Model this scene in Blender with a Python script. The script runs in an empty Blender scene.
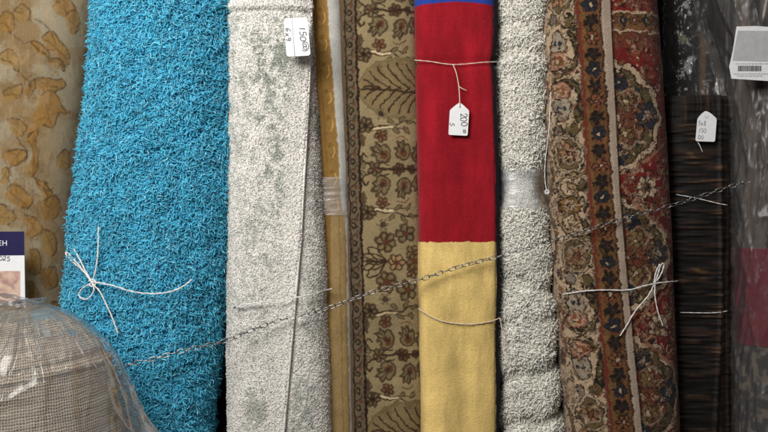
import bpy, math
import numpy as np
from mathutils import Vector, Matrix

rng = np.random.default_rng(7)
PI = math.pi
S, D, Z0 = 0.002, 1.9, 1.0            # metres per photo pixel at y=0, camera distance, camera height
scene = bpy.context.scene
COL = scene.collection


def W(px, py, y):
    k = (D + y) / D
    return np.array([(px - 384) * S * k, y, Z0 - (py - 216) * S * k])


def lin(c):
    c = np.asarray(c, float) / 255.0
    return np.where(c <= 0.04045, c / 12.92, ((c + 0.055) / 1.055) ** 2.4)


def K(r, g, b, gain=1.25):
    return np.clip(lin((r, g, b)) * gain, 0.001, 0.9)


# ------------------------------------------------------------------ numpy noise
def _hash(ix, iy, seed):
    h = (ix.astype(np.int64) * 374761393 + iy.astype(np.int64) * 668265263 + seed * 974634777) & 0xFFFFFFFF
    h = ((h ^ (h >> 13)) * 1274126177) & 0xFFFFFFFF
    h = h ^ (h >> 16)
    return (h & 0xFFFFFF) / float(0xFFFFFF)


def vn(x, y, seed=0):
    x = np.asarray(x, float); y = np.asarray(y, float)
    x, y = np.broadcast_arrays(x, y)
    ix = np.floor(x); iy = np.floor(y)
    fx = x - ix; fy = y - iy
    fx = fx * fx * (3 - 2 * fx); fy = fy * fy * (3 - 2 * fy)
    a = _hash(ix, iy, seed); b = _hash(ix + 1, iy, seed)
    c = _hash(ix, iy + 1, seed); d = _hash(ix + 1, iy + 1, seed)
    return (a * (1 - fx) + b * fx) * (1 - fy) + (c * (1 - fx) + d * fx) * fy


def fbm(x, y, seed=0, o=4):
    v = 0; amp = 0.5; tot = 0
    for i in range(o):
        v = v + amp * vn(x * 2 ** i, y * 2 ** i, seed + i * 17); tot += amp; amp *= 0.5
    return v / tot


def sst(a, b, x):
    t = np.clip((x - a) / (b - a), 0, 1)
    return t * t * (3 - 2 * t)


def cr(pts, n=10, closed=False):
    p = np.asarray(pts, float)
    if closed:
        p = np.vstack([p[-1], p, p[0], p[1]])
    else:
        p = np.vstack([2 * p[0] - p[1], p, 2 * p[-1] - p[-2]])
    out = []
    for i in range(1, len(p) - 2):
        t = np.linspace(0, 1, n, endpoint=False)[:, None]
        a, b, c, d = p[i - 1], p[i], p[i + 1], p[i + 2]
        out.append(0.5 * (2 * b + (c - a) * t + (2 * a - 5 * b + 4 * c - d) * t * t + (3 * b - a - 3 * c + d) * t ** 3))
    if not closed:
        out.append(p[-2][None])
    return np.vstack(out)


# ------------------------------------------------------------------ pattern canvas (dyed knots, in photo-pixel units of the unrolled rug)
class Cv:
    def __init__(s, x0, x1, y0, y1, base, res=2.0):
        s.x0, s.y0, s.res = x0, y0, res
        s.w = int((x1 - x0) * res) + 1; s.h = int((y1 - y0) * res) + 1
        s.a = np.zeros((s.h, s.w, 3)) + np.asarray(base)
        s.X, s.Y = np.meshgrid(x0 + np.arange(s.w) / res, y0 + np.arange(s.h) / res)

    def box(s, p, m):
        p = np.asarray(p)
        i0 = int((p[:, 0].min() - m - s.x0) * s.res); i1 = int((p[:, 0].max() + m - s.x0) * s.res) + 2
        j0 = int((p[:, 1].min() - m - s.y0) * s.res); j1 = int((p[:, 1].max() + m - s.y0) * s.res) + 2
        return slice(max(j0, 0), max(0, min(j1, s.h))), slice(max(i0, 0), max(0, min(i1, s.w)))

    def blend(s, sl, al, col):
        al = al[..., None]
        s.a[sl] = s.a[sl] * (1 - al) + np.asarray(col) * al

    def stroke(s, pts, w, col, al=1.0, closed=False, taper=False, soft=0.6):
        p = np.asarray(pts, float)
        if closed:
            p = np.vstack([p, p[0]])
        sl = s.box(p, w + 1)
        X, Y = s.X[sl], s.Y[sl]
        if X.size == 0:
            return
        d = np.full(X.shape, 1e9)
        n = len(p) - 1
        for i in range(n):
            ax, ay = p[i]; bx, by = p[i + 1]
            dx, dy = bx - ax, by - ay
            L = dx * dx + dy * dy + 1e-9
            t = np.clip(((X - ax) * dx + (Y - ay) * dy) / L, 0, 1)
            dd = np.hypot(X - ax - t * dx, Y - ay - t * dy)
            if taper:
                dd = dd + w * 0.42 * (i + t) / n
            d = np.minimum(d, dd)
        s.blend(sl, np.clip((w / 2 - d) / soft + 0.5, 0, 1) * al, col)

    def poly(s, pts, col, al=1.0, edge=None, ew=1.2):
        p = np.asarray(pts, float)
        sl = s.box(p, 1)
        X, Y = s.X[sl], s.Y[sl]
        if X.size == 0:
            return
        ins = np.zeros(X.shape, bool)
        j = len(p) - 1
        for i in range(len(p)):
            xi, yi = p[i]; xj, yj = p[j]
            c = ((yi > Y) != (yj > Y)) & (X < (xj - xi) * (Y - yi) / (yj - yi + 1e-12) + xi)
            ins ^= c; j = i
        s.blend(sl, ins * al, col)
        if edge is not None:
            s.stroke(p, ew, edge, al, closed=True)

    def ell(s, cx, cy, rx, ry, col, al=1.0, rot=0, edge=None, ew=1.2):
        t = np.linspace(0, 2 * PI, 20, endpoint=False)
        x = rx * np.cos(t); y = ry * np.sin(t)
        c, q = math.cos(rot), math.sin(rot)
        s.poly(np.stack([cx + c * x - q * y, cy + q * x + c * y], 1), col, al, edge, ew)

    def rect(s, x0, y0, x1, y1, col, al=1.0):
        s.poly([(x0, y0), (x1, y0), (x1, y1), (x0, y1)], col, al)

    def petals(s, cx, cy, r, n, fill, edge, ew=1.0, rot=0.0, asp=1.0, core=None):
        for i in range(n):
            a = rot + 2 * PI * i / n
            px, py = cx + 0.6 * r * math.cos(a), cy + 0.6 * r * asp * math.sin(a)
            s.ell(px, py, r * 0.45, r * 0.34, fill, 1, a, edge, ew)
        if core is not None:
            s.ell(cx, cy, r * 0.3, r * 0.3, core, 1, 0, edge, ew)

    def lobed(s, cx, cy, rx, ry, n, amp, fill, al=1.0, edge=None, ew=1.2, rot=0):
        t = np.linspace(0, 2 * PI, 72, endpoint=False)
        r = 1 + amp * np.abs(np.cos(n * t / 2 + rot)) - amp
        p = np.stack([cx + rx * r * np.cos(t), cy + ry * r * np.sin(t)], 1)
        s.poly(p, fill, al, edge, ew)
        return p

    def sample(s, x, y):
        fx = np.clip((x - s.x0) * s.res, 0, s.w - 1.001); fy = np.clip((y - s.y0) * s.res, 0, s.h - 1.001)
        ix = fx.astype(int); iy = fy.astype(int)
        u = (fx - ix)[..., None]; v = (fy - iy)[..., None]
        a = s.a
        return (a[iy, ix] * (1 - u) + a[iy, ix + 1] * u) * (1 - v) + (a[iy + 1, ix] * (1 - u) + a[iy + 1, ix + 1] * u) * v


# ------------------------------------------------------------------ mesh + object helpers
def make_mesh(name, V, F, col=None, st=None, smooth=True):
    V = np.asarray(V, np.float32)
    m = bpy.data.meshes.new(name)
    m.vertices.add(len(V)); m.vertices.foreach_set('co', V.ravel())
    if isinstance(F, np.ndarray):
        n, k = F.shape
        m.loops.add(n * k); m.loops.foreach_set('vertex_index', F.ravel().astype(np.int32))
        m.polygons.add(n); m.polygons.foreach_set('loop_start', (np.arange(n) * k).astype(np.int32))
    else:
        idx = np.concatenate([np.asarray(f) for f in F]).astype(np.int32)
        ln = np.array([len(f) for f in F])
        m.loops.add(len(idx)); m.loops.foreach_set('vertex_index', idx)
        m.polygons.add(len(F)); m.polygons.foreach_set('loop_start', np.concatenate([[0], np.cumsum(ln)[:-1]]).astype(np.int32))
    m.update(calc_edges=True); m.validate()
    m.polygons.foreach_set('use_smooth', np.full(len(m.polygons), smooth))
    if col is not None:
        ca = m.color_attributes.new('Col', 'FLOAT_COLOR', 'POINT')
        c4 = np.ones((len(V), 4), np.float32); c4[:, :3] = col
        ca.data.foreach_set('color', c4.ravel())
    if st is not None:
        at = m.attributes.new('st', 'FLOAT_VECTOR', 'POINT')
        at.data.foreach_set('vector', np.asarray(st, np.float32).ravel())
    return m


def thing(name, label, cat, base, group=None):
    o = bpy.data.objects.new(name, None); COL.objects.link(o)
    o.location = base; o.empty_display_size = 0.05
    o['label'] = label; o['category'] = cat
    if group: o['group'] = group
    return o


def part(name, V, F, mat, parent, col=None, st=None, smooth=True, label=None):
    V = np.asarray(V, float)
    off = np.zeros(3); p = parent
    while p is not None:
        off = off + np.array(p.location); p = p.parent
    m = make_mesh(name, V - off, F, col, st, smooth)
    m.materials.append(mat)
    o = bpy.data.objects.new(name, m); COL.objects.link(o)
    if parent is not None: o.parent = parent
    if label: o['label'] = label
    return o


def solo(name, V, F, mat, label, cat, group=None, **kw):
    V = np.asarray(V, float); c = V.mean(0)
    m = make_mesh(name, V - c, F, kw.get('col'), kw.get('st'), kw.get('smooth', True))
    m.materials.append(mat)
    o = bpy.data.objects.new(name, m); COL.objects.link(o); o.location = c
    o['label'] = label; o['category'] = cat
    if group: o['group'] = group
    return o


def join(lst):
    Vs, Fs, n = [], [], 0
    for V, F in lst:
        Vs.append(V); Fs += [[i + n for i in f] for f in F]; n += len(V)
    return np.vstack(Vs), Fs


def tube(pts, r, sides=6, closed=False, taper=None):
    p = np.asarray(pts, float); n = len(p)
    d = np.gradient(p, axis=0); d /= np.linalg.norm(d, axis=1)[:, None] + 1e-12
    ref = np.array([0.0, 1.0, 0.0])
    u = np.cross(d, ref); bad = np.linalg.norm(u, axis=1) < 0.2
    u[bad] = np.cross(d[bad], np.array([0, 0, 1.0]))
    u /= np.linalg.norm(u, axis=1)[:, None]; v = np.cross(d, u)
    a = np.arange(sides) * 2 * PI / sides
    rr = np.full(n, r) if taper is None else r * taper
    V = (p[:, None] + rr[:, None, None] * (np.cos(a)[None, :, None] * u[:, None] + np.sin(a)[None, :, None] * v[:, None])).reshape(-1, 3)
    F = []
    for i in range(n - 1):
        for j in range(sides):
            k = (j + 1) % sides
            F.append([i * sides + j, i * sides + k, (i + 1) * sides + k, (i + 1) * sides + j])
    F.append(list(range(sides))[::-1]); F.append(list(range((n - 1) * sides, n * sides)))
    return V, F


# ------------------------------------------------------------------ materials
def newmat(name):
    m = bpy.data.materials.new(name); m.use_nodes = True
    nt = m.node_tree; nt.nodes.clear()
    out = nt.nodes.new('ShaderNodeOutputMaterial')
    return m, nt, out


def nd(nt, t, **kw):
    n = nt.nodes.new(t)
    for k, v in kw.items():
        if k.startswith('i_'):
            n.inputs[k[2:].replace('_', ' ')].default_value = v
        else:
            setattr(n, k, v)
    return n


def fabric(name, rough=0.92, sheen=0.15, nscale=700, namt=0.35, bump=0.35, color=None, bdist=0.0015, spec=0.12):
    m, nt, out = newmat(name)
    L = nt.links.new
    tc = nd(nt, 'ShaderNodeTexCoord')
    no = nd(nt, 'ShaderNodeTexNoise', i_Scale=nscale, i_Detail=3.0, i_Roughness=0.7)
    L(tc.outputs['Object'], no.inputs['Vector'])
    no2 = nd(nt, 'ShaderNodeTexNoise', i_Scale=nscale * 0.05, i_Detail=3.0)
    L(tc.outputs['Object'], no2.inputs['Vector'])
    mr = nd(nt, 'ShaderNodeMapRange'); mr.inputs['From Min'].default_value = 0.25; mr.inputs['From Max'].default_value = 0.75
    mr.inputs['To Min'].default_value = 1 - namt; mr.inputs['To Max'].default_value = 1 + namt
    L(no.outputs['Fac'], mr.inputs['Value'])
    mr2 = nd(nt, 'ShaderNodeMapRange'); mr2.inputs['From Min'].default_value = 0.3; mr2.inputs['From Max'].default_value = 0.7
    mr2.inputs['To Min'].default_value = 0.88; mr2.inputs['To Max'].default_value = 1.1
    L(no2.outputs['Fac'], mr2.inputs['Value'])
    mu = nd(nt, 'ShaderNodeMath', operation='MULTIPLY'); L(mr.outputs[0], mu.inputs[0]); L(mr2.outputs[0], mu.inputs[1])
    vm = nd(nt, 'ShaderNodeVectorMath', operation='SCALE')
    if color is None:
        at = nd(nt, 'ShaderNodeAttribute', attribute_name='Col'); L(at.outputs['Color'], vm.inputs[0])
    else:
        vm.inputs[0].default_value = tuple(color)
    L(mu.outputs[0], vm.inputs['Scale'])
    b = nd(nt, 'ShaderNodeBsdfPrincipled')
    b.inputs['Roughness'].default_value = rough; b.inputs['Specular IOR Level'].default_value = spec
    b.inputs['Sheen Weight'].default_value = sheen; b.inputs['Sheen Roughness'].default_value = 0.5
    L(vm.outputs[0], b.inputs['Base Color'])
    bp = nd(nt, 'ShaderNodeBump'); bp.inputs['Strength'].default_value = bump; bp.inputs['Distance'].default_value = bdist
    L(no.outputs['Fac'], bp.inputs['Height']); L(bp.outputs[0], b.inputs['Normal'])
    L(b.outputs[0], out.inputs['Surface'])
    return m


def yarn(name, rough=0.75, sheen=0.25, trans=0.08):
    m, nt, out = newmat(name)
    L = nt.links.new
    at = nd(nt, 'ShaderNodeAttribute', attribute_name='Col')
    b = nd(nt, 'ShaderNodeBsdfPrincipled')
    b.inputs['Roughness'].default_value = rough; b.inputs['Specular IOR Level'].default_value = 0.2
    b.inputs['Sheen Weight'].default_value = sheen
    L(at.outputs['Color'], b.inputs['Base Color'])
    tr = nd(nt, 'ShaderNodeBsdfTranslucent'); L(at.outputs['Color'], tr.inputs['Color'])
    mx = nd(nt, 'ShaderNodeMixShader'); mx.inputs[0].default_value = trans
    L(b.outputs[0], mx.inputs[1]); L(tr.outputs[0], mx.inputs[2])
    L(mx.outputs[0], out.inputs['Surface'])
    return m


def film_mat(name, clear=0.9, rough=0.16, tint=(0.97, 0.98, 1.0), nscale=55, bump=0.6, haze=0.05, stretch=(1, 1, 0.35), fres=.7):
    m, nt, out = newmat(name)
    L = nt.links.new
    tc = nd(nt, 'ShaderNodeTexCoord')
    mp = nd(nt, 'ShaderNodeMapping'); mp.inputs['Scale'].default_value = stretch
    L(tc.outputs['Object'], mp.inputs['Vector'])
    no = nd(nt, 'ShaderNodeTexNoise', i_Scale=nscale, i_Detail=4.0, i_Roughness=0.55, i_Distortion=1.2)
    L(mp.outputs[0], no.inputs['Vector'])
    bp = nd(nt, 'ShaderNodeBump'); bp.inputs['Strength'].default_value = bump; bp.inputs['Distance'].default_value = 0.006
    L(no.outputs['Fac'], bp.inputs['Height'])
    tr = nd(nt, 'ShaderNodeBsdfTransparent'); tr.inputs['Color'].default_value = (*tint, 1)
    df = nd(nt, 'ShaderNodeBsdfDiffuse'); df.inputs['Color'].default_value = (0.82, 0.83, 0.84, 1)
    m1 = nd(nt, 'ShaderNodeMixShader'); m1.inputs[0].default_value = haze
    L(tr.outputs[0], m1.inputs[1]); L(df.outputs[0], m1.inputs[2])
    gl = nd(nt, 'ShaderNodeBsdfGlossy'); gl.inputs['Roughness'].default_value = rough
    L(bp.outputs[0], gl.inputs['Normal'])
    fr = nd(nt, 'ShaderNodeFresnel'); fr.inputs['IOR'].default_value = 1.5; L(bp.outputs[0], fr.inputs['Normal'])
    mu = nd(nt, 'ShaderNodeMath', operation='MULTIPLY_ADD'); mu.inputs[1].default_value = fres; mu.inputs[2].default_value = 1 - clear - 0.04
    mu.use_clamp = True
    L(fr.outputs[0], mu.inputs[0])
    mx = nd(nt, 'ShaderNodeMixShader'); L(mu.outputs[0], mx.inputs[0]); L(m1.outputs[0], mx.inputs[1]); L(gl.outputs[0], mx.inputs[2])
    L(mx.outputs[0], out.inputs['Surface'])
    return m


def plain(name, color, rough=0.7, metal=0.0, namt=0.12, nscale=90, bump=0.0, spec=0.3):
    m, nt, out = newmat(name)
    L = nt.links.new
    tc = nd(nt, 'ShaderNodeTexCoord')
    no = nd(nt, 'ShaderNodeTexNoise', i_Scale=nscale, i_Detail=4.0); L(tc.outputs['Object'], no.inputs['Vector'])
    mr = nd(nt, 'ShaderNodeMapRange'); mr.inputs['From Min'].default_value = 0.3; mr.inputs['From Max'].default_value = 0.7
    mr.inputs['To Min'].default_value = 1 - namt; mr.inputs['To Max'].default_value = 1 + namt * 0.5
    L(no.outputs['Fac'], mr.inputs['Value'])
    vm = nd(nt, 'ShaderNodeVectorMath', operation='SCALE'); vm.inputs[0].default_value = tuple(color); L(mr.outputs[0], vm.inputs['Scale'])
    b = nd(nt, 'ShaderNodeBsdfPrincipled'); b.inputs['Roughness'].default_value = rough; b.inputs['Metallic'].default_value = metal
    b.inputs['Specular IOR Level'].default_value = spec
    L(vm.outputs[0], b.inputs['Base Color'])
    if bump:
        bp = nd(nt, 'ShaderNodeBump'); bp.inputs['Strength'].default_value = bump; bp.inputs['Distance'].default_value = 0.001
        L(no.outputs['Fac'], bp.inputs['Height']); L(bp.outputs[0], b.inputs['Normal'])
    L(b.outputs[0], out.inputs['Surface'])
    return m


M_rug = fabric('rug_wool', namt=0.30, nscale=650, bump=0.5)
M_velvet = fabric('plush_short_pile', namt=0.14, nscale=420, bump=0.45, sheen=0.08)
M_flat = fabric('flat_weave', namt=0.22, nscale=500, bump=0.4, sheen=0.05)
M_chen = fabric('ribbed_chenille', namt=0.35, nscale=500, bump=0.5, sheen=0.0, rough=0.6, spec=0.25)
M_yarn = yarn('shag_yarn')
M_white = yarn('white_wool_pile', rough=.9, sheen=.3, trans=.06)
M_film = film_mat('clear_plastic_film', clear=.95, bump=.35, nscale=35, haze=.03)
M_film_soft = film_mat('cloudy_plastic_film', clear=0.955, rough=0.33, haze=0.035, nscale=22, bump=0.15, stretch=(1, 1, 0.25))
M_tape = film_mat('clear_packing_tape', clear=0.93, rough=0.22, haze=0.24, nscale=50, bump=0.3, stretch=(0.4, 0.4, 2.4), fres=.55)
M_tape_thin = film_mat('thin_packing_tape', clear=0.93, rough=0.26, haze=0.16, nscale=50, bump=0.3, stretch=(0.4, 0.4, 2.4), fres=.6)
M_twine = plain('white_cotton_twine', (0.78, 0.76, 0.74), 0.85, namt=0.25, nscale=900, bump=0.4)
M_twine_warm = plain('cream_cotton_twine', (0.74, 0.62, 0.50), 0.85, namt=0.25, nscale=900, bump=0.4)
M_paper = plain('white_card', (0.82, 0.82, 0.83), 0.6, namt=0.05)
M_ink = plain('black_pen_ink', (0.07, 0.075, 0.09), 0.5)
M_inkgrey = plain('grey_pen_ink', (0.30, 0.30, 0.34), 0.5)
M_crease = plain('tag_perforation', (0.45, 0.46, 0.5), 0.7)
M_navy = plain('navy_print', K(28, 24, 66), 0.45)
M_steel = plain('zinc_chain_steel', (0.34, 0.33, 0.32), 0.36, metal=1.0, namt=0.35, nscale=200)
M_colpaper = fabric('printed_paper', namt=0.03, bump=0.0, sheen=0, rough=0.5, spec=0.3)
M_knob = plain('clear_plastic_knob', (0.75, 0.72, 0.74), 0.2, spec=0.6)


# ------------------------------------------------------------------ upright roll of rug
class Roll:
    def __init__(s, L, R, yf, b, n=2.6, top=-250, bottom=None):
        s.L = np.array(L, float); s.R = np.array(R, float); s.yf, s.b, s.n = yf, b, n
        s.kf = (D + yf) / D * S; s.ks = (D + yf + 0.4 * b) / D * S
        s.top = top; s.bot = 216 + Z0 / s.kf if bottom is None else bottom
        pm = 216
        s.am = (np.interp(pm, s.R[:, 0], s.R[:, 1]) - np.interp(pm, s.L[:, 0], s.L[:, 1])) / 2 * s.ks
        t = np.linspace(-PI / 2, 3 * PI / 2, 6001)
        x, y = s.sec(t, s.am)
        arc = np.concatenate([[0], np.cumsum(np.hypot(np.diff(x), np.diff(y)))])
        s.t, s.arc = t, arc
        s.arc_f = np.interp(PI / 2, t, arc)
        s.base = tuple(s.ev(np.array([PI / 2]), np.array([s.bot]))[0][0] + np.array([0, b, 0]))

    def sec(s, t, a):
        c, q = np.cos(t), np.sin(t)
        u = np.sign(c) * np.abs(c) ** (2 / s.n); v = np.sign(q) * np.abs(q) ** (2 / s.n)
        return a * u, s.yf + s.b - s.b * v

    def ev(s, t, py):
        xl = (np.interp(py, s.L[:, 0], s.L[:, 1]) - 384) * s.ks
        xr = (np.interp(py, s.R[:, 0], s.R[:, 1]) - 384) * s.ks
        xm, a = (xl + xr) / 2, (xr - xl) / 2
        c, q = np.cos(t), np.sin(t)
        u = np.sign(c) * np.abs(c) ** (2 / s.n); v = np.sign(q) * np.abs(q) ** (2 / s.n)
        x = xm + a * u; y = s.yf + s.b - s.b * v + 0 * xm
        z = Z0 - (py - 216) * s.kf + 0 * x
        nx = np.abs(u) ** (s.n - 1) * np.sign(u) / a; ny = -np.abs(v) ** (s.n - 1) * np.sign(v) / s.b
        ln = np.hypot(nx, ny) + 1e-12
        N = np.stack([nx / ln, ny / ln, 0 * nx], -1)
        sx = 384 + xm / s.kf - (np.interp(t, s.t, s.arc) - s.arc_f) * (a / s.am) / s.kf
        return np.stack([x, y, z], -1), N, sx

    def grid(s, dens=0.001, disp=None, p0=-30, p1=464, wrapa=0.45, coarse_end=True):
        a0 = np.interp(-wrapa, s.t, s.arc); a1 = np.interp(PI + wrapa, s.t, s.arc)
        nf = int((a1 - a0) / dens) + 2
        tf = np.interp(np.linspace(a0, a1, nf), s.arc, s.t)
        tb = np.linspace(PI + wrapa, 2 * PI - wrapa, 14)[1:-1]
        tb = np.where(tb > 3 * PI / 2, tb - 2 * PI, tb)
        t = np.concatenate([tf, tb])
        p0 = max(p0, s.top); p1 = min(p1, s.bot)
        rows = np.arange(p0, p1, dens / s.kf)
        rows = np.concatenate([rows, [p1]])
        if s.top < p0 - 1: rows = np.concatenate([np.linspace(s.top, p0, 12)[:-1], rows])
        if s.bot > p1 + 1: rows = np.concatenate([rows, np.linspace(p1, s.bot, 14)[1:]])
        T, P = np.meshgrid(t, rows)
        V, N, sx = s.ev(T, P)
        if disp is not None:
            V = V + N * disp(sx, P, T)[..., None]
        h, w = T.shape
        i = np.arange(h - 1)[:, None] * w; j = np.arange(w)[None]
        j2 = (j + 1) % w
        F = np.stack([i + j, i + w + j, i + w + j2, i + j2], -1).reshape(-1, 4)
        # closed ends: fan to a centre vertex (as degenerate-free quads would need triangles, use quads pairs)
        V = V.reshape(-1, 3)
        return V, F, sx.reshape(-1), P.reshape(-1), (h, w)

    def caps(s, V, shape):
        h, w = shape
        Fl = [list(range(w)), list(range((h - 1) * w, h * w))[::-1]]
        return Fl

    def roots(s, n, p0, p1, wrapa=0.3, disp=None):
        a0 = np.interp(-wrapa, s.t, s.arc); a1 = np.interp(PI + wrapa, s.t, s.arc)
        # jittered grid
        H = (p1 - p0) * s.kf; Wd = a1 - a0
        st = math.sqrt(H * Wd / n)
        gx, gy = np.meshgrid(np.arange(0, Wd, st), np.arange(0, H, st))
        gx = gx + rng.uniform(-.6, .6, gx.shape) * st; gy = gy + rng.uniform(-.6, .6, gy.shape) * st
        gx = np.clip(gx.ravel(), 0, Wd); gy = gy.ravel()
        t = np.interp(a0 + gx, s.arc, s.t); py = p0 + gy / s.kf
        V, N, sx = s.ev(t, py)
        if disp is not None:
            V = V + N * disp(sx, py, t)[..., None]
        return V, N, sx, py


def roll_thing(name, label, cat, roll, mat, colf, dens=0.001, disp=None, partname='rug_layer', group=None, **kw):
    e = thing(name, label, cat, roll.base, group)
    V, F, sx, P, shp = roll.grid(dens, disp, **kw)
    col = colf(sx, P) if callable(colf) else np.zeros((len(V), 3)) + colf
    st = np.stack([sx, P, 0 * sx], 1)
    o = part(partname, V, F, mat, e, col, st)
    # end caps: separate small faces, appended as their own closed disc inside the same part
    me = o.data
    import bmesh
    bm = bmesh.new(); bm.from_mesh(me); bm.verts.ensure_lookup_table()
    for f in roll.caps(V, shp):
        try: bm.faces.new([bm.verts[i] for i in f])
        except ValueError: pass
    bm.to_mesh(me); bm.free()
    return e, o


def strands(R, N, length, rad, col, seg=4, spread=1.0, lift=0.6, grav=0.3, curl=0.25, tipr=0.55, sides=3, bias=None):
    n = len(R)
    rd = rng.normal(size=(n, 3)); rd -= (rd * N).sum(1)[:, None] * N
    rd /= np.linalg.norm(rd, axis=1)[:, None] + 1e-9
    if bias is not None: rd = rd + bias
    g = np.array([0, 0, -1.0])
    length = np.broadcast_to(length, (n,)) * rng.uniform(0.7, 1.25, n)
    rad = np.broadcast_to(rad, (n,)) * rng.uniform(0.8, 1.2, n)
    sp = rng.uniform(0.3, 1.3, n)[:, None] * spread
    cu = rng.normal(size=(n, 3)) * curl
    pts = [R - N * 0.002]
    for k in range(seg):
        t = (k + 0.5) / seg
        d = N * (lift * (1.4 - 1.25 * t)) + rd * sp * (0.25 + t) + g * grav * t + cu * math.sin(3.0 * t * PI / 1.5 + 0.6) + rng.normal(size=(n, 3)) * curl * 0.5
        d /= np.linalg.norm(d, axis=1)[:, None] + 1e-9
        pts.append(pts[-1] + d * (length / seg)[:, None])
    P = np.stack(pts, 1)                       # n, seg+1, 3
    ref = rng.normal(size=(n, 3))
    dirs = np.gradient(P, axis=1); dirs /= np.linalg.norm(dirs, axis=2)[..., None] + 1e-9
    u = np.cross(dirs, ref[:, None]); u /= np.linalg.norm(u, axis=2)[..., None] + 1e-9
    v = np.cross(dirs, u)
    a = np.arange(sides) * 2 * PI / sides
    prof = np.interp(np.linspace(0, 1, seg + 1), [0, 0.35, 0.8, 1], [0.8, 1.0, 0.95, tipr])
    rr = rad[:, None] * prof[None]
    V = P[:, :, None] + rr[:, :, None, None] * (np.cos(a)[None, None, :, None] * u[:, :, None] + np.sin(a)[None, None, :, None] * v[:, :, None])
    K_ = seg + 1
    base = (np.arange(n) * K_ * sides)[:, None, None]
    i = np.arange(seg)[None, :, None] * sides; j = np.arange(sides)[None, None]; j2 = (j + 1) % sides
    F = np.stack([base + i + j, base + i + j2, base + i + sides + j2, base + i + sides + j], -1).reshape(-1, 4)
    C = np.repeat(np.asarray(col), K_ * sides, axis=0)
    return V.reshape(-1, 3), F, C


# ================================================================== SETTING
def structure(name, V, F, mat):
    m = make_mesh(name, V, F, smooth=False); m.materials.append(mat)
    o = bpy.data.objects.new(name, m); COL.objects.link(o); o['kind'] = 'structure'
    return o


M_floor = plain('worn_shop_floor', (0.10, 0.09, 0.08), 0.7, namt=0.4, nscale=8)
M_wall = plain('dark_shop_wall', (0.035, 0.03, 0.028), 0.9, namt=0.3, nscale=6)
structure('floor', np.array([(-3, -4, 0), (3, -4, 0), (3, 0.45, 0), (-3, 0.45, 0)], float), [[0, 1, 2, 3]], M_floor)
structure('wall', np.array([(-3, 0.46, 0), (3, 0.46, 0), (3, 0.46, 2.6), (-3, 0.46, 2.6)], float), [[0, 1, 2, 3]], M_wall)


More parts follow.
